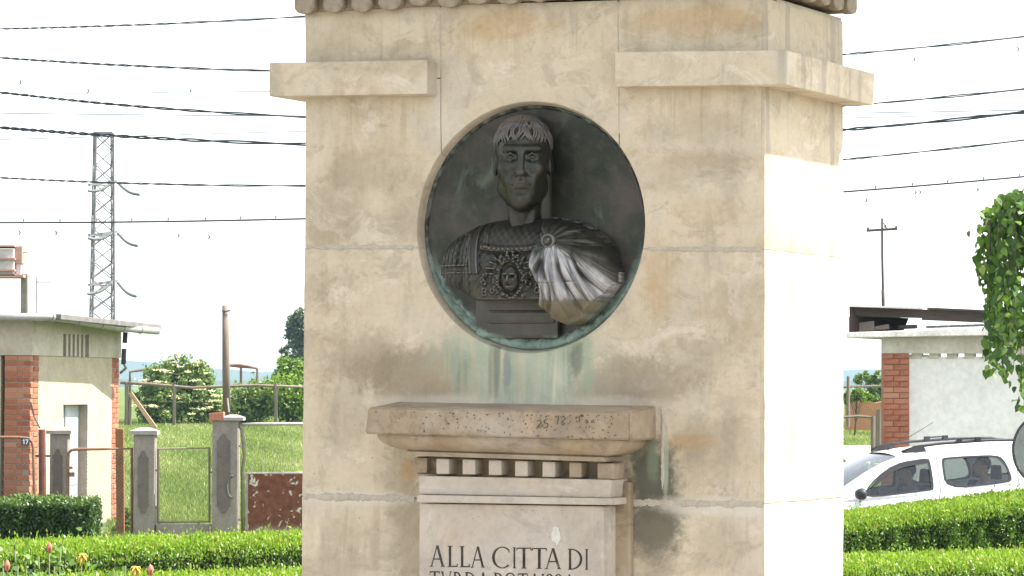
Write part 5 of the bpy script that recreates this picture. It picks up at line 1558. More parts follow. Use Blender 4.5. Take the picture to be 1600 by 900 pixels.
for k in range(5):
    x = 394 + 17 * k
    pipe(MB(), [(x, 739), (x + random.uniform(-4, 4), 715), (x + random.uniform(-12, 12), 690 + random.uniform(-12, 8))], 0.004).build('loose_wire', M_WIRE, g, world=True)
pipe(MB(), [(372, 697), (383, 698)], 0.014).build('hinge', M_GREYPIPE, g, world=True); pipe(MB(), [(372, 812), (380, 812)], 0.014).build('hinge', M_GREYPIPE, g, world=True)

# ================================================================== TIMBER AND FRAMES IN THE FIELD
M_TIMBER = simple('weathered_timber', (0.13, 0.10, 0.075), (0.24, 0.195, 0.155), 3, 0.9, 0.4, 0.01, stretch=(4, 4, 0.5))
M_BOARD = simple('orange_board', (0.40, 0.25, 0.14), (0.52, 0.36, 0.23), 3, 0.8, 0.2)
o = MB().tube([P(354.5, 660, 50), P(353, 560, 50), P(352.2, 477, 50)], [0.062, 0.058, 0.05], 10).build('wooden_pole', M_TIMBER, smooth=True)
r = thing('wooden_pole', 'tall bare grey wooden pole behind the broken-brick pier', 'pole', P(354.5, 660, 50))
o.name = 'shaft'; o.parent = r; o.matrix_parent_inverse = Matrix.Translation(-r.location)
MB().tube([P(347, 485, 49.94), P(353, 486.5, 49.93), P(360, 485, 49.95)], 0.015, 6).build('wire_band', M_DARKPIPE, r, world=True)
MB().tube([P(355, 622, 49.93), P(357.5, 644, 49.93)], 0.018, 6).build('stay', M_GREYPIPE, r, world=True)
FD = 112.0
def fpost(x, y0, y1, w, lab, D=FD):
    o = MB().tube([P(x, y1, D), P(x + .5, (y0 + y1) / 2, D), P(x, y0, D)], [w, w * .95, w * .85], 8).build('fence_post', M_TIMBER); tag(o, lab, 'post', 'rough timber fence posts')
fpost(197.5, 597, 664, 0.07, 'dark timber fence post nearest the outbuilding')
fpost(203, 596, 664, 0.05, 'thin timber post standing second from the outbuilding')
fpost(272, 600, 664, 0.06, 'timber fence post in front of the flowering bush')
fpost(431, 600, 662, 0.06, 'timber fence post by the monument edge in front of shrubs')
o = MB().tube([P(188, 598, FD), P(230, 600, FD), P(300, 606, FD), P(345, 604, FD), P(400, 602, FD), P(480, 605, FD)], [0.05, 0.055, 0.045, 0.05, 0.042, 0.05], 8).build('fence_rail', M_TIMBER, smooth=True)
tag(o, 'long rough timber rail across the field fence', 'rail')
o = MB().pquad([(200, 614), (206, 613), (245, 667), (239, 670)], 60, 0.08).build('leaning_board', M_BOARD); tag(o, 'pale orange board leaning diagonally behind the pyramid-capped pier', 'board')
r = thing('pipe_frame', 'thin rusty pipe frame standing beside the outbuilding', 'frame', P(203, 660, 118), group='pipe frames')
for pts in ([(203, 600), (203, 581), (230, 577), (250, 575)], [(225.5, 578), (225.5, 605)]): MB().tube([P(x, y, 118) for x, y in pts], 0.05, 6).build('pipe', M_RUSTPIPE, r, world=True)
MB().tube([P(203, 600, 118), P(203, 662, 118)], 0.05, 6).build('pipe', M_RUSTPIPE, r, world=True)
r = thing('pipe_frame', 'thin pale pipe frame behind the wooden pole', 'frame', P(402, 660, 118), group='pipe frames')
for pts in ([(358, 571), (375, 573), (402, 576), (402, 660)], [(376.5, 573), (376.5, 660)], [(358, 571), (372, 570), (386, 572), (402, 576)]): MB().tube([P(x, y, 118) for x, y in pts], 0.05, 6).build('pipe', M_RUSTPIPE, r, world=True)
# ================================================================== TREES AND SHRUBS
M_BARK = simple('grey_bark', (0.07, 0.055, 0.04), (0.14, 0.115, 0.09), 8, 0.95, 0.6, 0.02)
M_LEAF_ELDER = leafmat('elder_leaves', [(0, (0.06, 0.11, 0.025)), (0.5, (0.14, 0.22, 0.055)), (1, (0.26, 0.34, 0.10))], 0.5, 0.3)
M_LEAF_FRESH = leafmat('fresh_leaves', [(0, (0.07, 0.13, 0.02)), (0.5, (0.15, 0.25, 0.035)), (1, (0.27, 0.38, 0.07))], 0.5, 0.4)
M_LEAF_POP = leafmat('poplar_leaves', [(0, (0.04, 0.065, 0.03)), (0.5, (0.085, 0.12, 0.06)), (1, (0.17, 0.20, 0.12))], 0.5, 0.25)
M_LEAF_MULB = leafmat('mulberry_leaves', [(0, (0.035, 0.08, 0.016)), (0.5, (0.095, 0.18, 0.032)), (0.8, (0.18, 0.29, 0.05)), (1, (0.31, 0.41, 0.10))], 0.4, 0.35)
M_BLOSSOM = leafmat('elder_blossom', [(0, (0.36, 0.37, 0.17)), (1, (0.55, 0.54, 0.33))], 0.8, 0.2)
def crown_points(lobes, n, clumps=60, spread=0.30):
    """points in leafy clumps scattered through ellipsoid lobes (c, r)"""
    vol = np.array([r[0] * r[1] * r[2] for c, r in lobes]) ** 0.66; vol /= vol.sum()
    C = []
    for (c, r), w in zip(lobes, vol):
        m = max(4, int(clumps * w))
        d = RNG.normal(size=(m, 3)); d /= np.linalg.norm(d, axis=1, keepdims=True)
        rad = RNG.uniform(0.45, 1.0, (m, 1))
        C.append(np.array(c) + d * rad * np.array(r))
    C = np.concatenate(C)
    rmin = min(min(r) for c, r in lobes)
    k = RNG.integers(0, len(C), n)
    return C[k] + RNG.normal(size=(n, 3)) * rmin * spread * 0.6, C
def tree(name, label, cat, base, lobes, n, leaf, mat, trunk_r=0.06, clumps=60, group=None, blossom=0, spread=0.3, crown='crown'):
    root = thing(name, label, cat, base, group=group)
    pts, C = crown_points(lobes, n, clumps, spread)
    pts[:, 2] = np.maximum(pts[:, 2], base[2] + 0.02)
    cen = np.mean([c for c, r in lobes], axis=0)
    out = pts - cen; out /= np.linalg.norm(out, axis=1, keepdims=True) + 1e-6
    N = out * 0.5 + RNG.normal(size=(n, 3)) + np.array((0, 0, 0.4))
    V, Fq = leaf_cards(pts, N, leaf * RNG.uniform(0.6, 1.3, n), 0.55, 0.3)
    np_obj(crown, V, Fq, mat, root, world=True, rnd=np.clip(RNG.normal(0.5, 0.22, n), 0, 1))
    mb = MB(); b = Vector(base)
    top = Vector(cen); mb.tube([b - Vector((0, 0, .1)), b.lerp(top, .5) + Vector((.02, 0, 0)), top], [trunk_r, trunk_r * .75, trunk_r * .4], 7)
    for k in range(9):
        e = Vector(C[RNG.integers(len(C))]); s = b.lerp(top, 0.25 + 0.07 * k)
        mb.tube([s, s.lerp(e, .5) + Vector((0, 0, .05)), e], [trunk_r * .4, trunk_r * .28, trunk_r * .1], 5)
    mb.build('trunk', M_BARK, root, world=True, smooth=True)
    if blossom:
        # flat creamy flower heads on the outside of the bush
        m = blossom
        kk = RNG.integers(0, len(C), m * 6)
        cc = C[kk]; sel = cc[(cc[:, 1] < cen[1] + 0.2)][:m]
        Vs = []; Fs = []; nn = 0
        for c in sel:
            rr = RNG.uniform(0.07, 0.13); q = 26
            pp = RNG.normal(size=(q, 3)) * np.array((rr, rr, rr * .18)) + c + np.array((RNG.normal() * .12, -abs(RNG.normal()) * .25 - .12, .15))
            V, Fq = leaf_cards(pp, np.array((0, -.5, 1.0)) + RNG.normal(size=(q, 3)) * .35, np.full(q, 0.075), 0.9, 0.0)
            Vs.append(V); Fs.append(Fq + nn); nn += len(V)
        np_obj('blossom', np.concatenate(Vs), np.concatenate(Fs), M_BLOSSOM, root, world=True, rnd=RNG.random(nn // 4))
    return root
def lob(px, py, D, rx, rz, ry=None):
    c = P(px, py, D); k = D / FPX
    return (tuple(c), (rx * k, (ry or rx) * k, rz * k))
def gz_(px, D): return (P(px, 605, D).x, D, float(terrain(0, D)))
tree('elder_bush', 'large flowering bush with flat cream blossom heads behind the field fence', 'bush', gz_(285, 116), [lob(280, 615, 116, 58, 40), lob(252, 588, 116, 32, 24), lob(310, 592, 116, 32, 26), lob(282, 576, 116, 34, 18), lob(232, 625, 116, 26, 34), lob(330, 632, 116, 24, 28), lob(280, 648, 116, 62, 16)], 17000, 0.13, M_LEAF_ELDER, clumps=330, blossom=75, spread=0.42)
tree('field_shrub', 'dense mid green shrub mass right of the wooden pole', 'bush', gz_(395, 115), [lob(395, 628, 115, 40, 34), lob(372, 636, 115, 22, 26), lob(420, 620, 115, 30, 30)], 6000, 0.15, M_LEAF_ELDER, clumps=120, spread=0.42)
tree('field_shrub', 'lighter leafy shrub touching the monument edge below the poplar', 'bush', gz_(455, 114), [lob(450, 620, 114, 34, 40), lob(475, 625, 114, 26, 36)], 6000, 0.15, M_LEAF_FRESH, clumps=120, spread=0.42)
tree('young_tree', 'bright yellow-green young tree in front of the poplar', 'tree', gz_(455, 130), [lob(452, 585, 130, 22, 30), lob(470, 590, 130, 20, 28), lob(441, 594, 130, 14, 16)], 5000, 0.16, M_LEAF_FRESH, clumps=90, spread=0.45)
tree('poplar', 'tall dark narrow poplar half hidden by the monument', 'tree', gz_(470, 210), [lob(470, 520, 210, 22, 36), lob(464, 508, 210, 13, 24), lob(475, 552, 210, 18, 34)], 7000, 0.28, M_LEAF_POP, 0.16, clumps=100, spread=0.40)
tree('poplar', 'small dark tree tip left of the tall poplar', 'tree', gz_(446, 215), [lob(446, 552, 215, 7, 12), lob(449, 570, 215, 9, 14)], 1500, 0.25, M_LEAF_POP, 0.1, clumps=30, spread=0.45)
tree('field_shrub', 'low straggly greenery at the foot of the rusty post', 'bush', gz_(196, 47), [lob(196, 815, 47, 10, 22), lob(190, 830, 47, 12, 16)], 1100, 0.06, M_LEAF_FRESH, 0.012, clumps=40, spread=0.5)

# grass of the field, as blades
def grass(name, label, n, x0, x1, y0, y1, hh, stops):
    y = y0 + (y1 - y0) * RNG.random(n) ** 1.35
    px = RNG.uniform(x0, x1, n)
    x = (px - 800) / FPX * y
    z = terrain(x, y)
    h = hh * RNG.uniform(0.4, 1.4, n) * np.clip(1 - 0.0 * y, .3, 1)
    a = RNG.uniform(0, math.pi, n); w = 0.011 * (y / 50) * RNG.uniform(.6, 1.4, n)
    lean = RNG.normal(size=(n, 2)) * 0.35 * h[:, None]
    A_ = np.stack([x - np.cos(a) * w, y - np.sin(a) * w, z - .02], 1); B_ = np.stack([x + np.cos(a) * w, y + np.sin(a) * w, z - .02], 1)
    C_ = np.stack([x + lean[:, 0], y + lean[:, 1], z + h], 1)
    V = np.stack([A_, B_, C_], 1).reshape(-1, 3)
    patch = 0.5 + 0.5 * np.sin(x * 1.9 + y * .31) * np.sin(y * .22 + x * .4)
    o = np_obj(name, V, np.arange(3 * n).reshape(n, 3), leafmat(name + '_blades', stops, 0.6, 0.35), rnd=np.clip(0.2 + 0.5 * patch + RNG.normal(0, .2, n), 0, 1))
    tag(o, label, 'grass', kind='stuff')
GR = [(0, (0.10, 0.155, 0.035)), (0.4, (0.18, 0.245, 0.065)), (0.75, (0.28, 0.33, 0.12)), (1, (0.48, 0.49, 0.30))]
grass('grass', 'rough green meadow grass beyond the gates', 110000, 170, 490, 46.5, 122, 0.075, GR)
grass('grass', 'pale rough grass bank beside the earth track', 9000, 1300, 1400, 92, 122, 0.09, GR)

# roses in the bed, lower left
M_ROSELEAF = leafmat('rose_leaves', [(0, (0.045, 0.10, 0.02)), (0.5, (0.10, 0.19, 0.035)), (0.9, (0.19, 0.30, 0.07)), (1, (0.34, 0.36, 0.10))], 0.35, 0.35)
M_BUD = simple('coral_petals', (0.50, 0.10, 0.075), (0.66, 0.21, 0.15), 60, 0.6, 0)
M_YELLOW = simple('yellow_petals', (0.62, 0.40, 0.05), (0.74, 0.52, 0.12), 60, 0.6, 0)
M_STEM = simple('rose_stem', (0.07, 0.11, 0.03), (0.12, 0.15, 0.05), 20, 0.7, 0)
def rose(label, base_px, D, stems):
    """stems: list of (px,py,kind)"""
    b = P(base_px, 960, D)
    root = thing('rose_bush', label, 'rose', (b.x, D, 0), group='roses in the flower bed')
    cs = []
    for (px, py, kind) in stems:
        tip = P(px, py, D + random.uniform(-.15, .15)); g_ = Vector((b.x + (tip.x - b.x) * .4, D, 0.1))
        mid = g_.lerp(tip, .6) + Vector((random.uniform(-.02, .02), 0, 0.03))
        MB().tube([g_, mid, tip], [0.006, 0.005, 0.0035], 6).build('stem', M_STEM, root, world=True, smooth=True)
        for k in range(26):
            f = RNG.uniform(.72, .99) if kind else RNG.uniform(.70, 1.0)
            p = g_.lerp(tip, f)
            cs.append(np.array(p) + RNG.normal(size=3) * np.array((.055, .055, .035)))
        if kind == 'bud':
            mb = MB(); r = 0.0135
            prof = [(0.004, -.012), (r * .75, -.004), (r, 0.012), (r * .86, 0.022), (r * .45, 0.033), (0.003, 0.037)]
            mb.lathe(prof, tuple(tip), 10); o = mb.build('bud', M_BUD, root, world=True, smooth=True)
            for s in range(4):
                a = s * 1.57 + .4
                c0 = tip + Vector((math.cos(a) * r * .5, math.sin(a) * r * .5, -.006))
                MB().tube([c0, c0 + Vector((math.cos(a) * .012, math.sin(a) * .012, .018)), c0 + Vector((math.cos(a) * .02, math.sin(a) * .02, .022))], [.004, .003, .001], 4).build('sepal', M_STEM, root, world=True)
        if kind == 'yellow':
            for s in range(11):
                a = s * 0.57
                e = tip + Vector((math.cos(a) * .028, math.sin(a) * .022, -.008 - .02 * (s % 3)))
                MB().tube([tip, tip.lerp(e, .6) + Vector((0, 0, .012)), e], [.003, .007, .002], 5, flat=.4).build('petal', M_YELLOW, root, world=True, smooth=True)
    cs = np.array(cs); n = len(cs)
    V, Fq = leaf_hex(cs, RNG.normal(size=(n, 3)) * .6 + np.array((0, -.3, 1)), RNG.uniform(.026, .046, n), .62)
    np_obj('foliage', V, Fq, M_ROSELEAF, root, world=True, rnd=np.clip(RNG.normal(.5, .25, n), 0, 1))
rose('rose bush with one tall coral bud and pale leaves, lower left', 80, 15.2, [(77, 860, 'bud'), (60, 868, None), (95, 845, None), (40, 875, None), (22, 848, None), (85, 885, None)])
rose('rose bush with a small coral bud at the bottom left corner', 12, 14.8, [(11, 888, 'bud'), (-8, 860, None), (28, 885, None), (5, 875, None)])
rose('rose with drooping orange-yellow spent bloom in front of the hedge', 128, 15.4, [(128, 868, 'yellow'), (118, 893, None), (150, 892, None)])
rose('low rose shoots with pale young leaves and a yellow bloom', 205, 15.0, [(212, 888, 'yellow'), (196, 884, None), (182, 893, None), (235, 895, 'bud')])

# ================================================================== RIGHT: GARAGE
M_WHITEWALL = simple('whitewashed_render', (0.62, 0.60, 0.56), (0.75, 0.735, 0.70), 1.5, 0.95, 0.5, 0.01, detail=8)
M_PARAPET = simple('stained_parapet', (0.38, 0.345, 0.28), (0.58, 0.55, 0.48), 2.2, 0.95, 0.5, 0.01, detail=8)
M_SLABROOF = simple('stained_white_cornice', (0.36, 0.34, 0.31), (0.66, 0.64, 0.60), 3.5, 0.95, 0.5, 0.01, detail=8)
M_TARBOARD = simple('tarred_boards', (0.035, 0.026, 0.022), (0.075, 0.058, 0.048), 2.5, 0.85, 0.4, 0.01, stretch=(.6, 1, 4))
M_ROOFBRICK = simple('loose_roof_blocks', (0.20, 0.165, 0.135), (0.32, 0.27, 0.22), 6, 0.95, 0.5, 0.01)
DL, DR = 46.0, 46.6
GT = (0.41, 0.91, 0)
def gd(px): return 1 / (1 / DL + (1 / DR - 1 / DL) * (px - 1380) / 220.0)
def gq(mb, pts, t, push=0.0): return mb.pquad(pts, [gd(p[0]) - push for p in pts], t, GT)
GAR = thing('garage', 'low white garage with red brick corner pier, stained cornice and collapsing tarred roof', 'building', (P(1400, 605, 46.5).x, 46.5, 0))
zgr = 900
gq(MB(), [(1421, 558), (2100, 553.5), (2100, 913), (1421, 890)], 0.25).build('wall', M_WHITEWALL, GAR, world=True)
gq(MB(), [(1378, 528.5), (2100, 510.6), (2100, 554), (1378, 552)], 0.3, 0.13).build('parapet', M_PARAPET, GAR, world=True)
x = 1424.0
while x < 2050:
    gq(MB(), [(x, 551), (x + 15, 551), (x + 15, 560), (x, 560.5)], 0.12, 0.025).build('corbel_block', M_PARAPET, GAR, world=True, bevel=0.006)
    x += 27.5
gq(MB(), [(1322, 519.5), (2100, 491.2), (2100, 514.3), (1322, 528)], 2.6, 0.42).build('cornice', M_SLABROOF, GAR, world=True, bevel=0.012)
# sagging roof sheet: two long boards, their dark ends and loose blocks beneath
roofp = MB(); roofp.pquad([(1322, 476.5), (1441, 480.5), (1441, 483), (1326, 479)], [45.7, 45.8, 45.8, 45.7], 2.4, GT); roofp.build('roof_sheet', M_SLABROOF, GAR, world=True)
MB().pquad([(1328, 479), (1441, 483), (1441, 497), (1330, 494)], [46.0, 46.1, 46.1, 46.0], 0.06).build('roof_board', M_TARBOARD, GAR, world=True)
MB().pquad([(1441, 481), (1720, 494), (1720, 512), (1441, 500)], [46.1, 46.5, 46.5, 46.1], 0.06).build('roof_board', M_TARBOARD, GAR, world=True)
MB().pquad([(1441, 480), (1720, 492), (1720, 494.5), (1441, 483)], [46.0, 46.4, 46.4, 46.0], 2.4, GT).build('roof_sheet', M_TARBOARD, GAR, world=True)
MB().pquad([(1327, 478), (1333, 479), (1333, 520), (1328, 520)], 45.95, 2.2, GT).build('gable_board', simple('red_brown_board', (0.05, 0.028, 0.026), (0.09, 0.048, 0.045), 4, 0.8, 0.2), GAR, world=True)
MB().pquad([(1332, 494), (1420, 497), (1412, 517), (1332, 520)], 47.1, 0.5).build('roof_void', M_TARBOARD, GAR, world=True)
MB().pquad([(1334, 505), (1366, 501), (1367, 517), (1334, 518)], 46.2, 0.4).build('loose_block', M_ROOFBRICK, GAR, world=True, bevel=0.01)
MB().pquad([(1367, 510), (1389, 506), (1390, 514), (1367, 516)], 46.2, 0.4).build('loose_block', M_ROOFBRICK, GAR, world=True, bevel=0.01)
MB().pquad([(1405, 508), (1433, 507), (1434, 513), (1405, 514)], 46.1, 0.3).build('loose_block', M_TARBOARD, GAR, world=True, bevel=0.01)
for k in range(6):
    xk = 1450 + 18 * k
    MB().pquad([(xk, 509 - k * .6), (xk + 14, 508.5 - k * .6), (xk + 15, 512 - k * .6), (xk, 512.5 - k * .6)], 39.6, 0.2).build('ridge_tile', M_ROOFEDGE, GAR, world=True)
# brick pier
gm = {}
zt0 = P(1400, 552, 45.92).z
xa_, xb_ = P(1380.5, 605, 45.92).x, P(1421, 605, 45.92).x
wd = xb_ - xa_
nrow = int((zt0 - 0.3) / course)
for i in range(nrow):
    z = zt0 - course * (i + .5)
    cuts = [0, .62, 1.0] if i % 2 else [0, .38, 1.0]
    for a, b in zip(cuts[:-1], cuts[1:]):
        key = round(b - a, 2)
        if key not in gm:
            o = MB().box((-(b - a) * wd / 2 + .004, -.06, -bh / 2), ((b - a) * wd / 2 - .004, .06, bh / 2)).build('brick', M_BRICK, None, bevel=0.003, seg=1); gm[key] = o.data; bpy.data.objects.remove(o)
        o = link(bpy.data.objects.new('brick', gm[key])); o.parent = GAR
        o.location = Vector((xa_ + (a + b) / 2 * wd, 45.98 + random.uniform(-.003, .003), z)) - GAR.location
MB().box((xa_ + .005, 45.935, 0), (xb_ - .005, 46.25, zt0 - .002)).build('brick_bedding', simple('red_mortar', (0.25, 0.11, 0.07), (0.33, 0.16, 0.10), 9, .95, .4), GAR, world=True)
MB().hexa([(xa_ + .03, 46.4, 0), (xa_ + .2, 46.4, 0), (xa_ + 1.9, 50.0, 0), (xa_ + 1.73, 50.0, 0), (xa_ + .03, 46.4, zt0), (xa_ + .2, 46.4, zt0), (xa_ + 1.9, 50.0, zt0), (xa_ + 1.73, 50.0, zt0)]).build('side_wall', M_WHITEWALL, GAR, world=True)

# telegraph pole with crossarm
M_POLE = simple('tarred_pole', (0.045, 0.035, 0.032), (0.085, 0.068, 0.06), 3, 0.9, 0.3)
UP = thing('utility_pole', 'dark wooden utility pole with a single crossarm above the garage roof', 'pole', (P(1379.5, 605, 90).x, 90, float(terrain(0, 90))))
MB().tube([P(1380, 660, 90), P(1380, 474, 90), P(1379.6, 452, 90)], [0.055, 0.048, 0.046], 10).build('lower_shaft', M_POLE, UP, world=True, smooth=True)
MB().tube([P(1379.6, 456, 90), P(1378.5, 400, 90), P(1378.4, 341, 90)], [0.034, 0.034, 0.036], 10).build('upper_shaft', M_POLE, UP, world=True, smooth=True)
MB().beam(P(1354, 360.5, 89.9), P(1402, 357.5, 89.9), 0.06, 0.07).build('crossarm', M_POLE, UP, world=True)
for (x_, y_) in ((1356, 356), (1383, 352), (1400, 354)):
    MB().tube([P(x_, y_ + 4, 89.9), P(x_ + .6, y_ - 1, 89.9)], [0.03, 0.035], 8).build('insulator', M_CONC_DK, UP, world=True)
MB().tube([P(1380, 348, 89.9), P(1386, 357, 89.85), P(1395, 357, 89.85)], 0.014, 5).build('jumper_wire', M_POLE, UP, world=True)

# things seen in the gap between monument and garage
M_TERRA = simple('terracotta_block', (0.36, 0.17, 0.085), (0.48, 0.25, 0.13), 2.5, 0.95, 0.4, 0.02)
o = MB().pquad([(1322, 630), (1345, 622), (1382, 624), (1384, 668)], 104, 0.3)
o = MB().add([P(x, y, 104) for x, y in ((1322, 628), (1350, 622), (1366, 630), (1384, 626), (1384, 672), (1322, 672))] + [P(x, y, 104) + Vector((0, .4, 0)) for x, y in ((1322, 628), (1350, 622), (1366, 630), (1384, 626), (1384, 672), (1322, 672))],
             [(0, 1, 2, 3, 4, 5), (11, 10, 9, 8, 7, 6)] + [(i, (i + 1) % 6, 6 + (i + 1) % 6, 6 + i) for i in range(6)]).build('garden_wall', M_TERRA)
tag(o, 'low broken terracotta wall beside the garage pier', 'wall')
tree('field_shrub', 'grey-green tree behind the terracotta wall next to the garage', 'tree', gz_(1366, 125), [lob(1368, 604, 125, 16, 24), lob(1350, 592, 125, 14, 8), lob(1372, 625, 125, 14, 18)], 3000, 0.15, M_LEAF_ELDER, clumps=60, spread=.45)
tree('field_shrub', 'pale leafy creeper hanging over the terracotta wall', 'bush', gz_(1335, 103), [lob(1336, 616, 103, 16, 8), lob(1354, 622, 103, 12, 6), lob(1326, 622, 103, 8, 10)], 1800, 0.13, M_LEAF_FRESH, 0.03, clumps=40, spread=.5)
for (x_, y0_, y1_, w_, D_, lab) in ((1325.5, 588, 655, 0.055, 102, 'thin leaning post against the hills by the monument edge'), (1364, 650, 716, 0.045, 62, 'slender timber post left of the garage pier'), (1374, 640, 712, 0.075, 61, 'stout timber post touching the garage pier')):
    o = MB().tube([P(x_ - .5, y1_ + 12, D_), P(x_, (y0_ + y1_) / 2, D_), P(x_, y0_, D_)], [w_, w_, w_ * .9], 8).build('fence_post', M_TIMBER); tag(o, lab, 'post', 'timber posts by the garage')
o = MB().tube([P(1318, 652, 62), P(1340, 650, 62), P(1364, 652, 62)], 0.03, 6).build('fence_rail', M_TIMBER); tag(o, 'thin timber rail left of the garage pier', 'rail')
o = MB().tube([P(1310, 604.5, 108), P(1384, 603, 108)], 0.05, 6).build('fence_rail', M_TIMBER); tag(o, 'dark horizontal beam in front of the distant hills', 'rail')
a = P(1296, 730, 52); b = P(1352, 730, 52)
hedge('low_hedge', 'short hedge between the pale track and the car bonnet', (a.x, 52.0), (b.x, 52.0), 0.8, P(1330, 724, 52)[2], 0.1, 5000, 0.07, M_HEDGE_OLD, shoots=False)

# weeping mulberry
WT = thing('weeping_tree', 'weeping tree with curtains of hanging leafy branches at the right edge', 'tree', (P(1690, 605, 27).x, 27, 0))
tb_ = WT.location.copy(); topc = P(1680, 330, 27)
mb = MB(); mb.tube([tb_, tb_.lerp(topc, .5) + Vector((.04, 0, 0)), topc], [0.09, 0.075, 0.06], 10); mb.build('trunk', M_BARK, WT, world=True, smooth=True)
LC = []; LN = []; br = MB()
rw = random.Random(5)
strands = [(1533, 340, 450), (1545, 345, 590), (1550, 330, 560), (1556, 338, 600), (1560, 318, 575), (1566, 330, 600), (1572, 322, 610), (1578, 316, 560), (1584, 322, 590), (1590, 312, 560), (1596, 310, 640), (1600, 318, 660), (1606, 312, 600), (1614, 306, 690), (1622, 306, 600), (1632, 300, 670), (1645, 300, 640), (1660, 296, 600), (1548, 350, 520), (1554, 360, 545), (1563, 352, 500), (1576, 350, 540), (1588, 348, 520),
           (1700, 296, 620), (1730, 300, 600), (1760, 306, 570), (1790, 318, 540)]
for (px, y0, y1) in strands:
    y1 = y0 + (y1 - y0) * 0.94
    D_ = 27 + rw.uniform(-.5, .5)
    top = P(px + rw.uniform(0, 6), y0, D_); end = P(px, y1, D_)
    pts = [topc, topc.lerp(top, .55) + Vector((0, 0, .10)), top, top.lerp(end, .4) + Vector((rw.uniform(-.02, .02), 0, 0)), end]
    br.tube(pts, [0.018, 0.014, 0.008, 0.005, 0.002], 5)
    path = [top.lerp(end, k / 20) for k in range(21)] + [topc.lerp(top, .6 + .02 * k) + Vector((0, 0, .03)) for k in range(20)]
    for p in path:
        for _ in range(3):
            LC.append(np.array(p) + np.array((rw.gauss(0, .030), rw.gauss(0, .06), rw.gauss(0, .02))))
            LN.append((rw.gauss(0, .7), -.8 + rw.gauss(0, .5), .35 + rw.gauss(0, .4)))
br.build('branches', M_BARK, WT, world=True, smooth=True)
LC = np.array(LC); LN = np.array(LN); n = len(LC)
V, Fq = leaf_hex(LC, LN, RNG.uniform(.045, .095, n), .75, np.array((0, 0, -1.2))[None, :].repeat(n, 0))
np_obj('crown', V, Fq, M_LEAF_MULB, WT, world=True, rnd=np.clip(RNG.normal(.45, .24, n), 0, 1))

# back of a round road sign at the right edge
RS = thing('road_sign', 'round grey road sign back with dark rim at the right edge', 'sign', (P(1643, 605, 29).x, 29, 0))
c = P(1643, 703, 29); r_ = 60 * 29 / FPX
M_SIGN = simple('sign_back', (0.27, 0.27, 0.27), (0.36, 0.36, 0.36), 5, 0.5, 0.1, metal=.3)
MB().lathe([(0.001, -.004), (r_ * .96, -.004), (r_ * .96, .01)], tuple(c), 40, 'Y').build('plate', M_SIGN, RS, world=True)
mb = MB(); mb.tube([c + Vector((r_ * math.cos(a), .002, r_ * math.sin(a))) for a in np.linspace(0, 2 * math.pi, 49)], 0.012, 8); mb.build('rim', M_DARKPIPE, RS, world=True, smooth=True)
MB().tube([(c.x, 29.05, 0), (c.x, 29.05, c.z + .2)], 0.03, 10).build('post', M_ZINC, RS, world=True)
MB().box((c.x - .12, 28.985, c.z - .02), (c.x + .12, 29.03, c.z + .02)).build('bracket', M_ZINC, RS, world=True)
# ================================================================== CAR
M_CARPAINT = simple('white_car_paint', (0.70, 0.71, 0.72), (0.76, 0.77, 0.78), 2, 0.25, 0, spec=0.5)
M_BLACKTRIM = simple('black_plastic', (0.022, 0.022, 0.025), (0.038, 0.038, 0.042), 8, 0.5, 0)
M_TYRE = simple('tyre_rubber', (0.018, 0.018, 0.018), (0.03, 0.03, 0.03), 8, 0.85, 0)
M_SEAT = simple('grey_seat_cloth', (0.045, 0.045, 0.05), (0.075, 0.075, 0.08), 20, 0.9, 0.2)
M_ALLOY = simple('wheel_cover', (0.36, 0.36, 0.37), (0.48, 0.48, 0.49), 5, 0.4, 0, metal=.5)
tgl = NT('car_glass')
tgl.n.remove(tgl.b)
tr_ = tgl.n.new('ShaderNodeBsdfTransparent'); tr_.inputs[0].default_value = (0.78, 0.81, 0.80, 1)
gl_ = tgl.n.new('ShaderNodeBsdfGlossy'); gl_.inputs['Roughness'].default_value = 0.03
fr_n = tgl.n.new('ShaderNodeFresnel'); fr_n.inputs[0].default_value = 1.5
mx_ = tgl.n.new('ShaderNodeMixShader')
tgl.l.new(fr_n.outputs[0], mx_.inputs[0]); tgl.l.new(tr_.outputs[0], mx_.inputs[1]); tgl.l.new(gl_.outputs[0], mx_.inputs[2]); tgl.l.new(mx_.outputs[0], tgl.out.inputs['Surface'])
M_GLASS = tgl.m
M_SCREEN = M_GLASS.copy(); M_SCREEN.name = 'reflective_windscreen'
[n_ for n_ in M_SCREEN.node_tree.nodes if n_.type == 'FRESNEL'][0].inputs[0].default_value = 2.6  # reflectance raised so the screen mirrors more sky

CYAW, CPITCH = math.radians(10), math.radians(-3.0)
CAR = thing('white_car', 'white estate car with roof rails and dark windows driving behind the hedge', 'car', (0, 0, 0))
CAR.rotation_mode = 'XYZ'
CAR.rotation_euler = (0, CPITCH, CYAW)
Rm = CAR.rotation_euler.to_matrix()
anchor = P(1458, 769, 40.3)
CAR.location = anchor - Rm @ Vector((2.44, -0.845, 1.03))

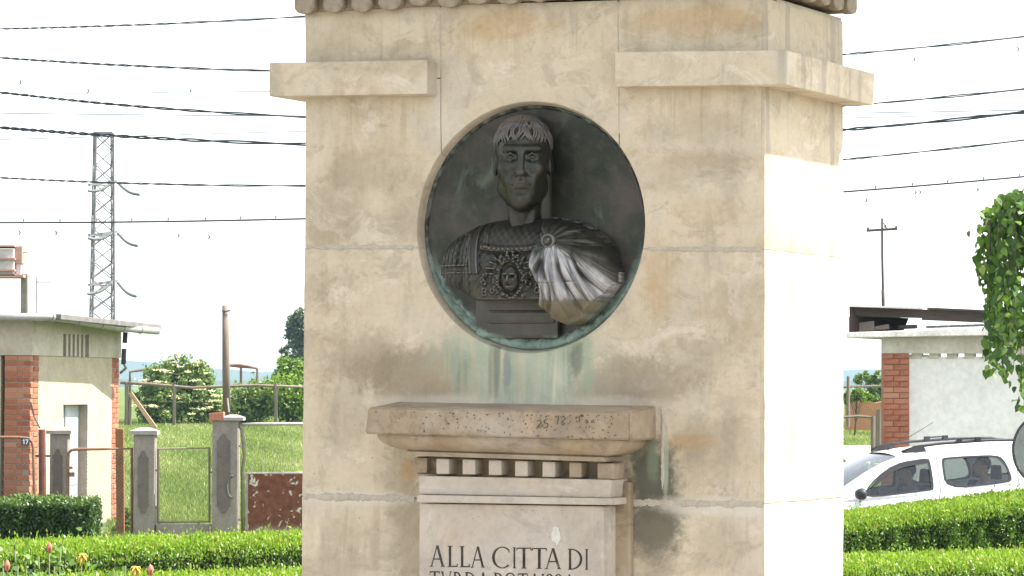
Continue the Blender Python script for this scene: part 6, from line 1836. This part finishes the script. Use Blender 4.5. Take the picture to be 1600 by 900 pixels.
def side_y(z, x=2.0): return 0.862 - 0.26 * max(0, z - 0.96) - 0.05 * max(0, (1.6 - x)) - 0.03 * max(0, x - 3.6)
def fill2d(outer, holes, ext):
    cu = bpy.data.curves.new('tmp', 'CURVE'); cu.dimensions = '2D'; cu.fill_mode = 'BOTH'; cu.extrude = ext
    for poly in [outer] + holes:
        sp = cu.splines.new('POLY'); sp.points.add(len(poly) - 1)
        for p, q in zip(sp.points, poly): p.co = (q[0], q[1], 0, 1)
        sp.use_cyclic_u = True
    o = link(bpy.data.objects.new('tmp', cu))
    dg = bpy.context.evaluated_depsgraph_get(); dg.update()
    me = bpy.data.meshes.new_from_object(o.evaluated_get(dg))
    v = [tuple(p.co) for p in me.vertices]; f = [tuple(p.vertices) for p in me.polygons]
    bpy.data.objects.remove(o); bpy.data.curves.remove(cu); bpy.data.meshes.remove(me)
    return v, f
def smooth_poly(pts, it=2):
    for _ in range(it):
        out = []
        n = len(pts)
        for i in range(n):
            a, b = pts[i], pts[(i + 1) % n]
            out += [(a[0] * .8 + b[0] * .2, a[1] * .8 + b[1] * .2), (a[0] * .2 + b[0] * .8, a[1] * .2 + b[1] * .8)]
        pts = out
    return pts
roofline = [(1.02, 0.965), (1.30, 1.13), (1.60, 1.30), (1.85, 1.415), (2.05, 1.475), (2.35, 1.515), (2.80, 1.54), (3.40, 1.545), (3.90, 1.53), (4.15, 1.50), (4.28, 1.42), (4.42, 1.06)]
outer = [(1.0, 0.93)] + roofline + [(4.42, 0.98)]
W1 = smooth_poly([(1.53, 0.995), (2.40, 1.045), (2.465, 1.06), (2.455, 1.425), (2.40, 1.445), (2.10, 1.415), (1.88, 1.335), (1.66, 1.18)], 2)
W2 = smooth_poly([(2.60, 1.05), (3.42, 1.09), (3.47, 1.14), (3.42, 1.33), (3.33, 1.445), (2.65, 1.445), (2.59, 1.42)], 2)
W3_ = smooth_poly([(3.62, 1.11), (4.22, 1.14), (4.24, 1.2), (4.12, 1.40), (4.02, 1.44), (3.58, 1.445), (3.60, 1.2)], 2)
for sgn in (-1, 1):
    v, f = fill2d(outer, [W1, W2, W3_], 0.02)
    v = [(x, sgn * (side_y(y, x) - 0.02 + z * 1.0), y) for x, y, z in v]
    mesh_obj('side_panel', v, f, M_CARPAINT, CAR)
    for w in (W1, W2, W3_):
        v, f = fill2d(w, [], 0.002)
        cxm = sum(p[0] for p in w) / len(w); czm = sum(p[1] for p in w) / len(w)
        v = [(x, sgn * (side_y(y, x) - 0.022 + z), y) for x, y, z in v]
        win = mesh_obj('side_window', v, f, M_GLASS, CAR)
        inner = [(cxm + (p[0] - cxm) * (1 - .03 / abs(max(abs(p[0] - cxm), .15))), czm + (p[1] - czm) * (1 - .022 / max(abs(p[1] - czm), .12))) for p in w]
        v, f = fill2d(w, [inner], 0.004)
        v = [(x, sgn * (side_y(y, x) - 0.005 + z), y) for x, y, z in v]
        mesh_obj('window_seal', v, f, M_BLACKTRIM, win)
    # door shut lines
    for xs_ in (2.535, 3.54):
        mb = MB()
        for k in range(8):
            z0, z1 = .40 + k * .135, .40 + (k + 1) * .135
            mb.add([(xs_, sgn * (side_y(z0, xs_) + .0016), z0), (xs_ + .007, sgn * (side_y(z0, xs_) + .0016), z0), (xs_ + .007, sgn * (side_y(z1, xs_) + .0016), z1), (xs_, sgn * (side_y(z1, xs_) + .0016), z1)], [(0, 1, 2, 3)])
        mb.build('shut_line', M_BLACKTRIM, CAR)
for sgn in (-1, 1):
    for xh in (2.40, 3.36):
        MB().box((xh - .10, sgn * .866 - .016, .925), (xh + .06, sgn * .866 + .016, .955)).build('door_handle', M_CARPAINT, CAR, bevel=.008)
    MB().box((1.3, sgn * .858 - .012, .60), (3.9, sgn * .858 + .014, .67)).build('rubbing_strip', M_BLACKTRIM, CAR, bevel=.008)
# dark sun-strip along the top of the front door glass
v, f = fill2d(smooth_poly([(1.66, 1.13), (1.70, 1.13), (1.93, 1.29), (2.12, 1.355), (2.44, 1.385), (2.44, 1.44), (2.10, 1.42), (1.88, 1.34)], 1), [], .003)
mesh_obj('wind_deflector', [(x, -(side_y(y, x) + .010 + z), y) for x, y, z in v], f, M_BLACKTRIM, CAR)
# roof
vs = []; fs = []; m = 11
rl = roofline[4:]
for (x, z) in rl:
    w = side_y(z, x)
    for k in range(m):
        t = -1 + 2 * k / (m - 1)
        vs.append((x, t * w, z + 0.045 * (1 - t * t) * (1 if z > 1.2 else .3)))
for i in range(len(rl) - 1):
    if i >= 5: continue
    for k in range(m - 1): fs.append((i * m + k, (i + 1) * m + k, (i + 1) * m + k + 1, i * m + k + 1))
roof_c = mesh_obj('roof', vs, fs, M_CARPAINT, CAR, smooth=True)
def glass_strip(name, line, mat, inset=.05):
    vs = []; fs = []
    for (x, z) in line:
        w = side_y(z, x) - inset
        for k in range(m):
            t = -1 + 2 * k / (m - 1)
            vs.append((x - 0.07 * (1 - t * t) * (1 if x < 2.2 else -1), t * w, z + .02 * (1 - t * t)))
    for i in range(len(line) - 1):
        for k in range(m - 1): fs.append((i * m + k, (i + 1) * m + k, (i + 1) * m + k + 1, i * m + k + 1))
    return mesh_obj(name, vs, fs, mat, CAR, smooth=True)
glass_strip('windscreen', [(1.02, .965), (1.30, 1.125), (1.60, 1.29), (1.85, 1.405), (2.06, 1.478)], M_SCREEN, .012)
glass_strip('rear_screen', [(4.18, 1.49), (4.30, 1.40), (4.42, 1.05)], M_GLASS, .012)
# lower body loft
st_ = [(0.0, .60, .34, .58), (.07, .74, .24, .70), (.22, .82, .20, .79), (.60, .85, .2, .885), (1.02, .857, .2, .965), (1.6, .862, .2, .985), (2.5, .862, .2, 1.02), (3.5, .862, .2, 1.05), (4.1, .85, .22, 1.06), (4.36, .81, .24, 1.06), (4.45, .72, .34, .92)]
vs = []; fs = []
for (x, w, z0, z1) in st_:
    h = z1 - z0
    half = [(w * .90, z0), (w * .985, z0 + h * .18), (w, z0 + h * .45), (w * 1.0, z0 + h * .80), (w * .985, z1 - .025), (w * .94, z1), (w * .5, z1 + .03), (0, z1 + .035)]
    ring = [(-a, b) for a, b in half] + [(a, b) for a, b in half[::-1][1:]]
    vs += [(x, a, b) for a, b in ring]
q = 15
for i in range(len(st_) - 1):
    for k in range(q):
        fs.append((i * q + k, i * q + (k + 1) % q, (i + 1) * q + (k + 1) % q, (i + 1) * q + k))
fs += [tuple(range(q)), tuple(range((len(st_) - 1) * q, len(st_) * q))[::-1]]
# leave the cabin open: drop the deck faces between windscreen and tailgate
fs2 = []
for f in fs:
    if len(f) == 4:
        xs_ = [vs[i][0] for i in f]; zs_ = [vs[i][2] for i in f]; ys_ = [abs(vs[i][1]) for i in f]
        if min(xs_) >= 1.0 and max(xs_) <= 4.37 and min(zs_) > .93 and min(ys_) < .62: continue
    fs2.append(f)
body = mesh_obj('body', vs, fs2, M_CARPAINT, CAR, smooth=True)
MB().box((0.95, -.80, .3), (4.3, .80, .36)).build('floor_pan', M_SEAT, CAR)
for xw in (0.82, 3.68):
    for sgn in (-1, 1):
        wh = MB().lathe([(.001, -.09), (.24, -.09), (.30, -.075), (.312, 0), (.30, .075), (.24, .09), (.001, .09)], (xw, sgn * .79, .312), 28, 'Y').build('wheel', M_TYRE, CAR, smooth=False)
        MB().lathe([(.001, -.10), (.17, -.105), (.20, -.095), (.20, .095), (.17, .105), (.001, .10)], (xw, sgn * .79, .312), 24, 'Y').build('rim', M_ALLOY, wh)
for sgn in (-1, 1):
    MB().hexa([(.03, sgn * .50, .58), (.10, sgn * .74, .58), (.30, sgn * .80, .66), (.20, sgn * .5, .68), (.06, sgn * .50, .70), (.12, sgn * .74, .70), (.36, sgn * .81, .78), (.22, sgn * .5, .79)]).build('headlight', M_GLASS, CAR, bevel=.01)
    # mirror
    mr = MB().lathe([(.001, -.085), (.05, -.075), (.078, -.03), (.085, .02), (.07, .05), (.001, .055)], (0, 0, 0), 18, 'Y')
    rot = Matrix.Rotation(math.radians(90), 3, 'Z')
    vv = [tuple(Vector((1.50, sgn * 0.965, 1.06)) + Vector((p[1] * .9, p[0] * 1.15, p[2] * .88))) for p in mr.v]
    mesh_obj('mirror', vv, mr.f, M_BLACKTRIM, CAR, smooth=True)
    MB().beam((1.56, sgn * .82, 1.02), (1.52, sgn * .90, 1.03), .05, .04).build('mirror_arm', M_BLACKTRIM, CAR)
    # roof rail with feet
    rail = MB().tube([(2.12, sgn * .66, 1.535), (2.30, sgn * .665, 1.585), (2.6, sgn * .665, 1.61), (3.2, sgn * .66, 1.62), (3.7, sgn * .65, 1.605), (3.95, sgn * .64, 1.56)], [.016, .018, .018, .018, .018, .016], 8).build('roof_rail', M_BLACKTRIM, CAR, smooth=True)
    for xf in (2.30, 3.66):
        MB().hexa([(xf - .17, sgn * .64, 1.535), (xf + .13, sgn * .64, 1.545), (xf + .13, sgn * .70, 1.525), (xf - .17, sgn * .70, 1.515), (xf - .02, sgn * .645, 1.60), (xf + .09, sgn * .645, 1.61), (xf + .09, sgn * .685, 1.61), (xf - .02, sgn * .685, 1.60)]).build('rail_foot', M_BLACKTRIM, rail)
    for xf in (2.86, 3.10):
        MB().box((xf - .035, sgn * .665 - .03, 1.60), (xf + .035, sgn * .665 + .03, 1.668)).build('bar_clamp', M_BLACKTRIM, rail, bevel=.008)
    MB().box((2.86, sgn * .665 - .012, 1.645), (3.10, sgn * .665 + .012, 1.662)).build('clamp_bar', M_BLACKTRIM, rail)
MB().tube([(2.12, .0, 1.53), (2.75, .0, 1.86)], [.006, .003], 6).build('antenna', M_BLACKTRIM, CAR)
def seat(x, y):
    s = MB().hexa([(x - .45, y - .24, .42), (x + .05, y - .24, .42), (x + .05, y + .24, .42), (x - .45, y + .24, .42), (x - .47, y - .24, .56), (x + .03, y - .24, .53), (x + .03, y + .24, .53), (x - .47, y + .24, .56)]).build('seat', M_SEAT, CAR, bevel=.04, seg=3)
    MB().hexa([(x - .02, y - .23, .52), (x + .12, y - .23, .50), (x + .12, y + .23, .50), (x - .02, y + .23, .52), (x + .12, y - .2, 1.10), (x + .22, y - .2, 1.10), (x + .22, y + .2, 1.10), (x + .12, y + .2, 1.10)]).build('seat_back', M_SEAT, CAR, bevel=.04, seg=3)
    MB().hexa([(x + .14, y - .12, 1.12), (x + .23, y - .12, 1.12), (x + .23, y + .12, 1.12), (x + .14, y + .12, 1.12), (x + .16, y - .11, 1.30), (x + .23, y - .11, 1.30), (x + .23, y + .11, 1.30), (x + .16, y + .11, 1.30)]).build('headrest', M_SEAT, CAR, bevel=.03, seg=3)
for (x, y) in ((2.30, -.37), (2.30, .37), (3.22, -.37), (3.22, .37)): seat(x, y)
MB().box((1.25, -.75, .70), (1.62, .75, .96)).build('dashboard', M_BLACKTRIM, CAR, bevel=.05, seg=3)
mb = MB(); c0 = Vector((1.80, -.37, .92)); mb.tube([c0 + Vector((.07 * math.sin(a) * .9, .185 * math.cos(a), .17 * math.sin(a))) for a in np.linspace(0, 2 * math.pi, 25)], .016, 8); mb.build('steering_wheel', M_BLACKTRIM, CAR, smooth=True)

# people in the car
M_SKIN = simple('skin', (0.36, 0.20, 0.13), (0.46, 0.27, 0.19), 10, 0.6, 0)
M_HAIR = simple('dark_hair', (0.014, 0.011, 0.009), (0.035, 0.026, 0.02), 30, 0.6, 0.2)
M_BLUE = simple('pale_blue_shirt', (0.40, 0.55, 0.66), (0.52, 0.65, 0.74), 8, 0.9, 0.2)
M_GREYSHIRT = simple('grey_shirt', (0.24, 0.24, 0.25), (0.32, 0.32, 0.33), 8, 0.9, 0.2)
M_TROUS = simple('dark_trousers', (0.03, 0.032, 0.045), (0.05, 0.052, 0.07), 8, 0.9, 0)
def person(label, hip, hands, shirt):
    base = CAR.matrix_basis @ Vector(hip)
    root = thing('person', label, 'person', base)
    root.rotation_euler = CAR.rotation_euler
    h = 0.013
    lo, hi = (-.80, -.34, -.45), (.30, .34, .92)
    X, Y, Z = sdgrid(lo, hi, h)
    leg = None
    for s in (-1, 1):
        l1 = cap(X, Y, Z, (-.02, s * .09, .06), (-.44, s * .11, .10), .085, .062); l2 = cap(X, Y, Z, (-.44, s * .11, .10), (-.60, s * .11, -.20), .058, .042)
        l3 = cap(X, Y, Z, (-.60, s * .11, -.20), (-.72, s * .11, -.22), .04, .035)
        l = smin(smin(l1, l2, .02), l3, .02); leg = l if leg is None else smin(leg, l, .02)
    tor = smin(cap(X, Y, Z, (0, 0, .06), (.06, 0, .36), .135, .14), cap(X, Y, Z, (.08, -.15, .50), (.08, .15, .50), .065), .08)
    arms = None; fore = None
    for s, hd in zip((-1, 1), hands):
        el = Vector((-.10, s * .25, .26)); sh = Vector((.08, s * .185, .50)); hd = Vector(hd)
        a1 = cap(X, Y, Z, sh, el, .055, .042); a2 = smin(cap(X, Y, Z, el, hd, .040, .028), ell(X, Y, Z, hd, (.05, .03, .04)), .02)
        arms = a1 if arms is None else np.minimum(arms, a1); fore = a2 if fore is None else np.minimum(fore, a2)
    neck = cap(X, Y, Z, (.08, 0, .52), (.05, 0, .66), .055, .052)
    head = smin(ell(X, Y, Z, (.045, 0, .745), (.098, .076, .105)), ell(X, Y, Z, (0.0, 0, .69), (.07, .058, .075)), .04)
    head = smin(head, cap(X, Y, Z, (-.055, 0, .755), (-.080, 0, .715), .010, .016), .012)
    for s in (-1, 1): head = smin(head, ell(X, Y, Z, (.055, s * .078, .73), (.022, .010, .032)), .008)
    skin = smin(smin(smin(head, neck, .03), smin(tor, arms, .05) + .012, .03), smin(fore, leg + .012, .01), .02)
    def put(nm, F, mt):
        V, Fc = surface_nets(F, lo, h); np_obj(nm, V, Fc[:, ::-1], mt, root, smooth=True)
    put('body', skin, M_SKIN)
    put('shirt', smax(smin(tor, arms, .05), Z - .555, .01), shirt)
    put('trousers', smax(leg - .004, -(X + .70), .01), M_TROUS)
    hair_ = ell(X, Y, Z, (.060, 0, .765), (.104, .084, .105)); hair_ = smax(hair_, -(X + .015) * .8 - (Z - .80) * .6, .02); hair_ = smax(hair_, .69 - Z, .01)
    put('hair', hair_, M_HAIR)
person('driver in a grey shirt holding the steering wheel of the white car', (2.22, -.37, .54), ((-.40, -.17, .42), (-.40, .17, .42)), M_GREYSHIRT)
person('dark-haired passenger in a pale blue shirt on the back seat of the white car', (3.16, -.46, .56), ((-.32, -.12, .20), (-.32, .12, .20)), M_BLUE)

# ================================================================== HAZE
hz_ = bpy.data.materials.new('pale_air'); hz_.use_nodes = True
nt = hz_.node_tree; nt.nodes.clear()
ho = nt.nodes.new('ShaderNodeOutputMaterial'); pv = nt.nodes.new('ShaderNodeVolumePrincipled')
pv.inputs['Color'].default_value = (0.52, 0.77, 1.0, 1); pv.inputs['Density'].default_value = 0.00016; pv.inputs['Anisotropy'].default_value = 0.2
nt.links.new(pv.outputs[0], ho.inputs['Volume'])
o = MB().box((-9500, -300, -1.6), (9500, 9500, 36)).build('haze', hz_); tag(o, kind='stuff')
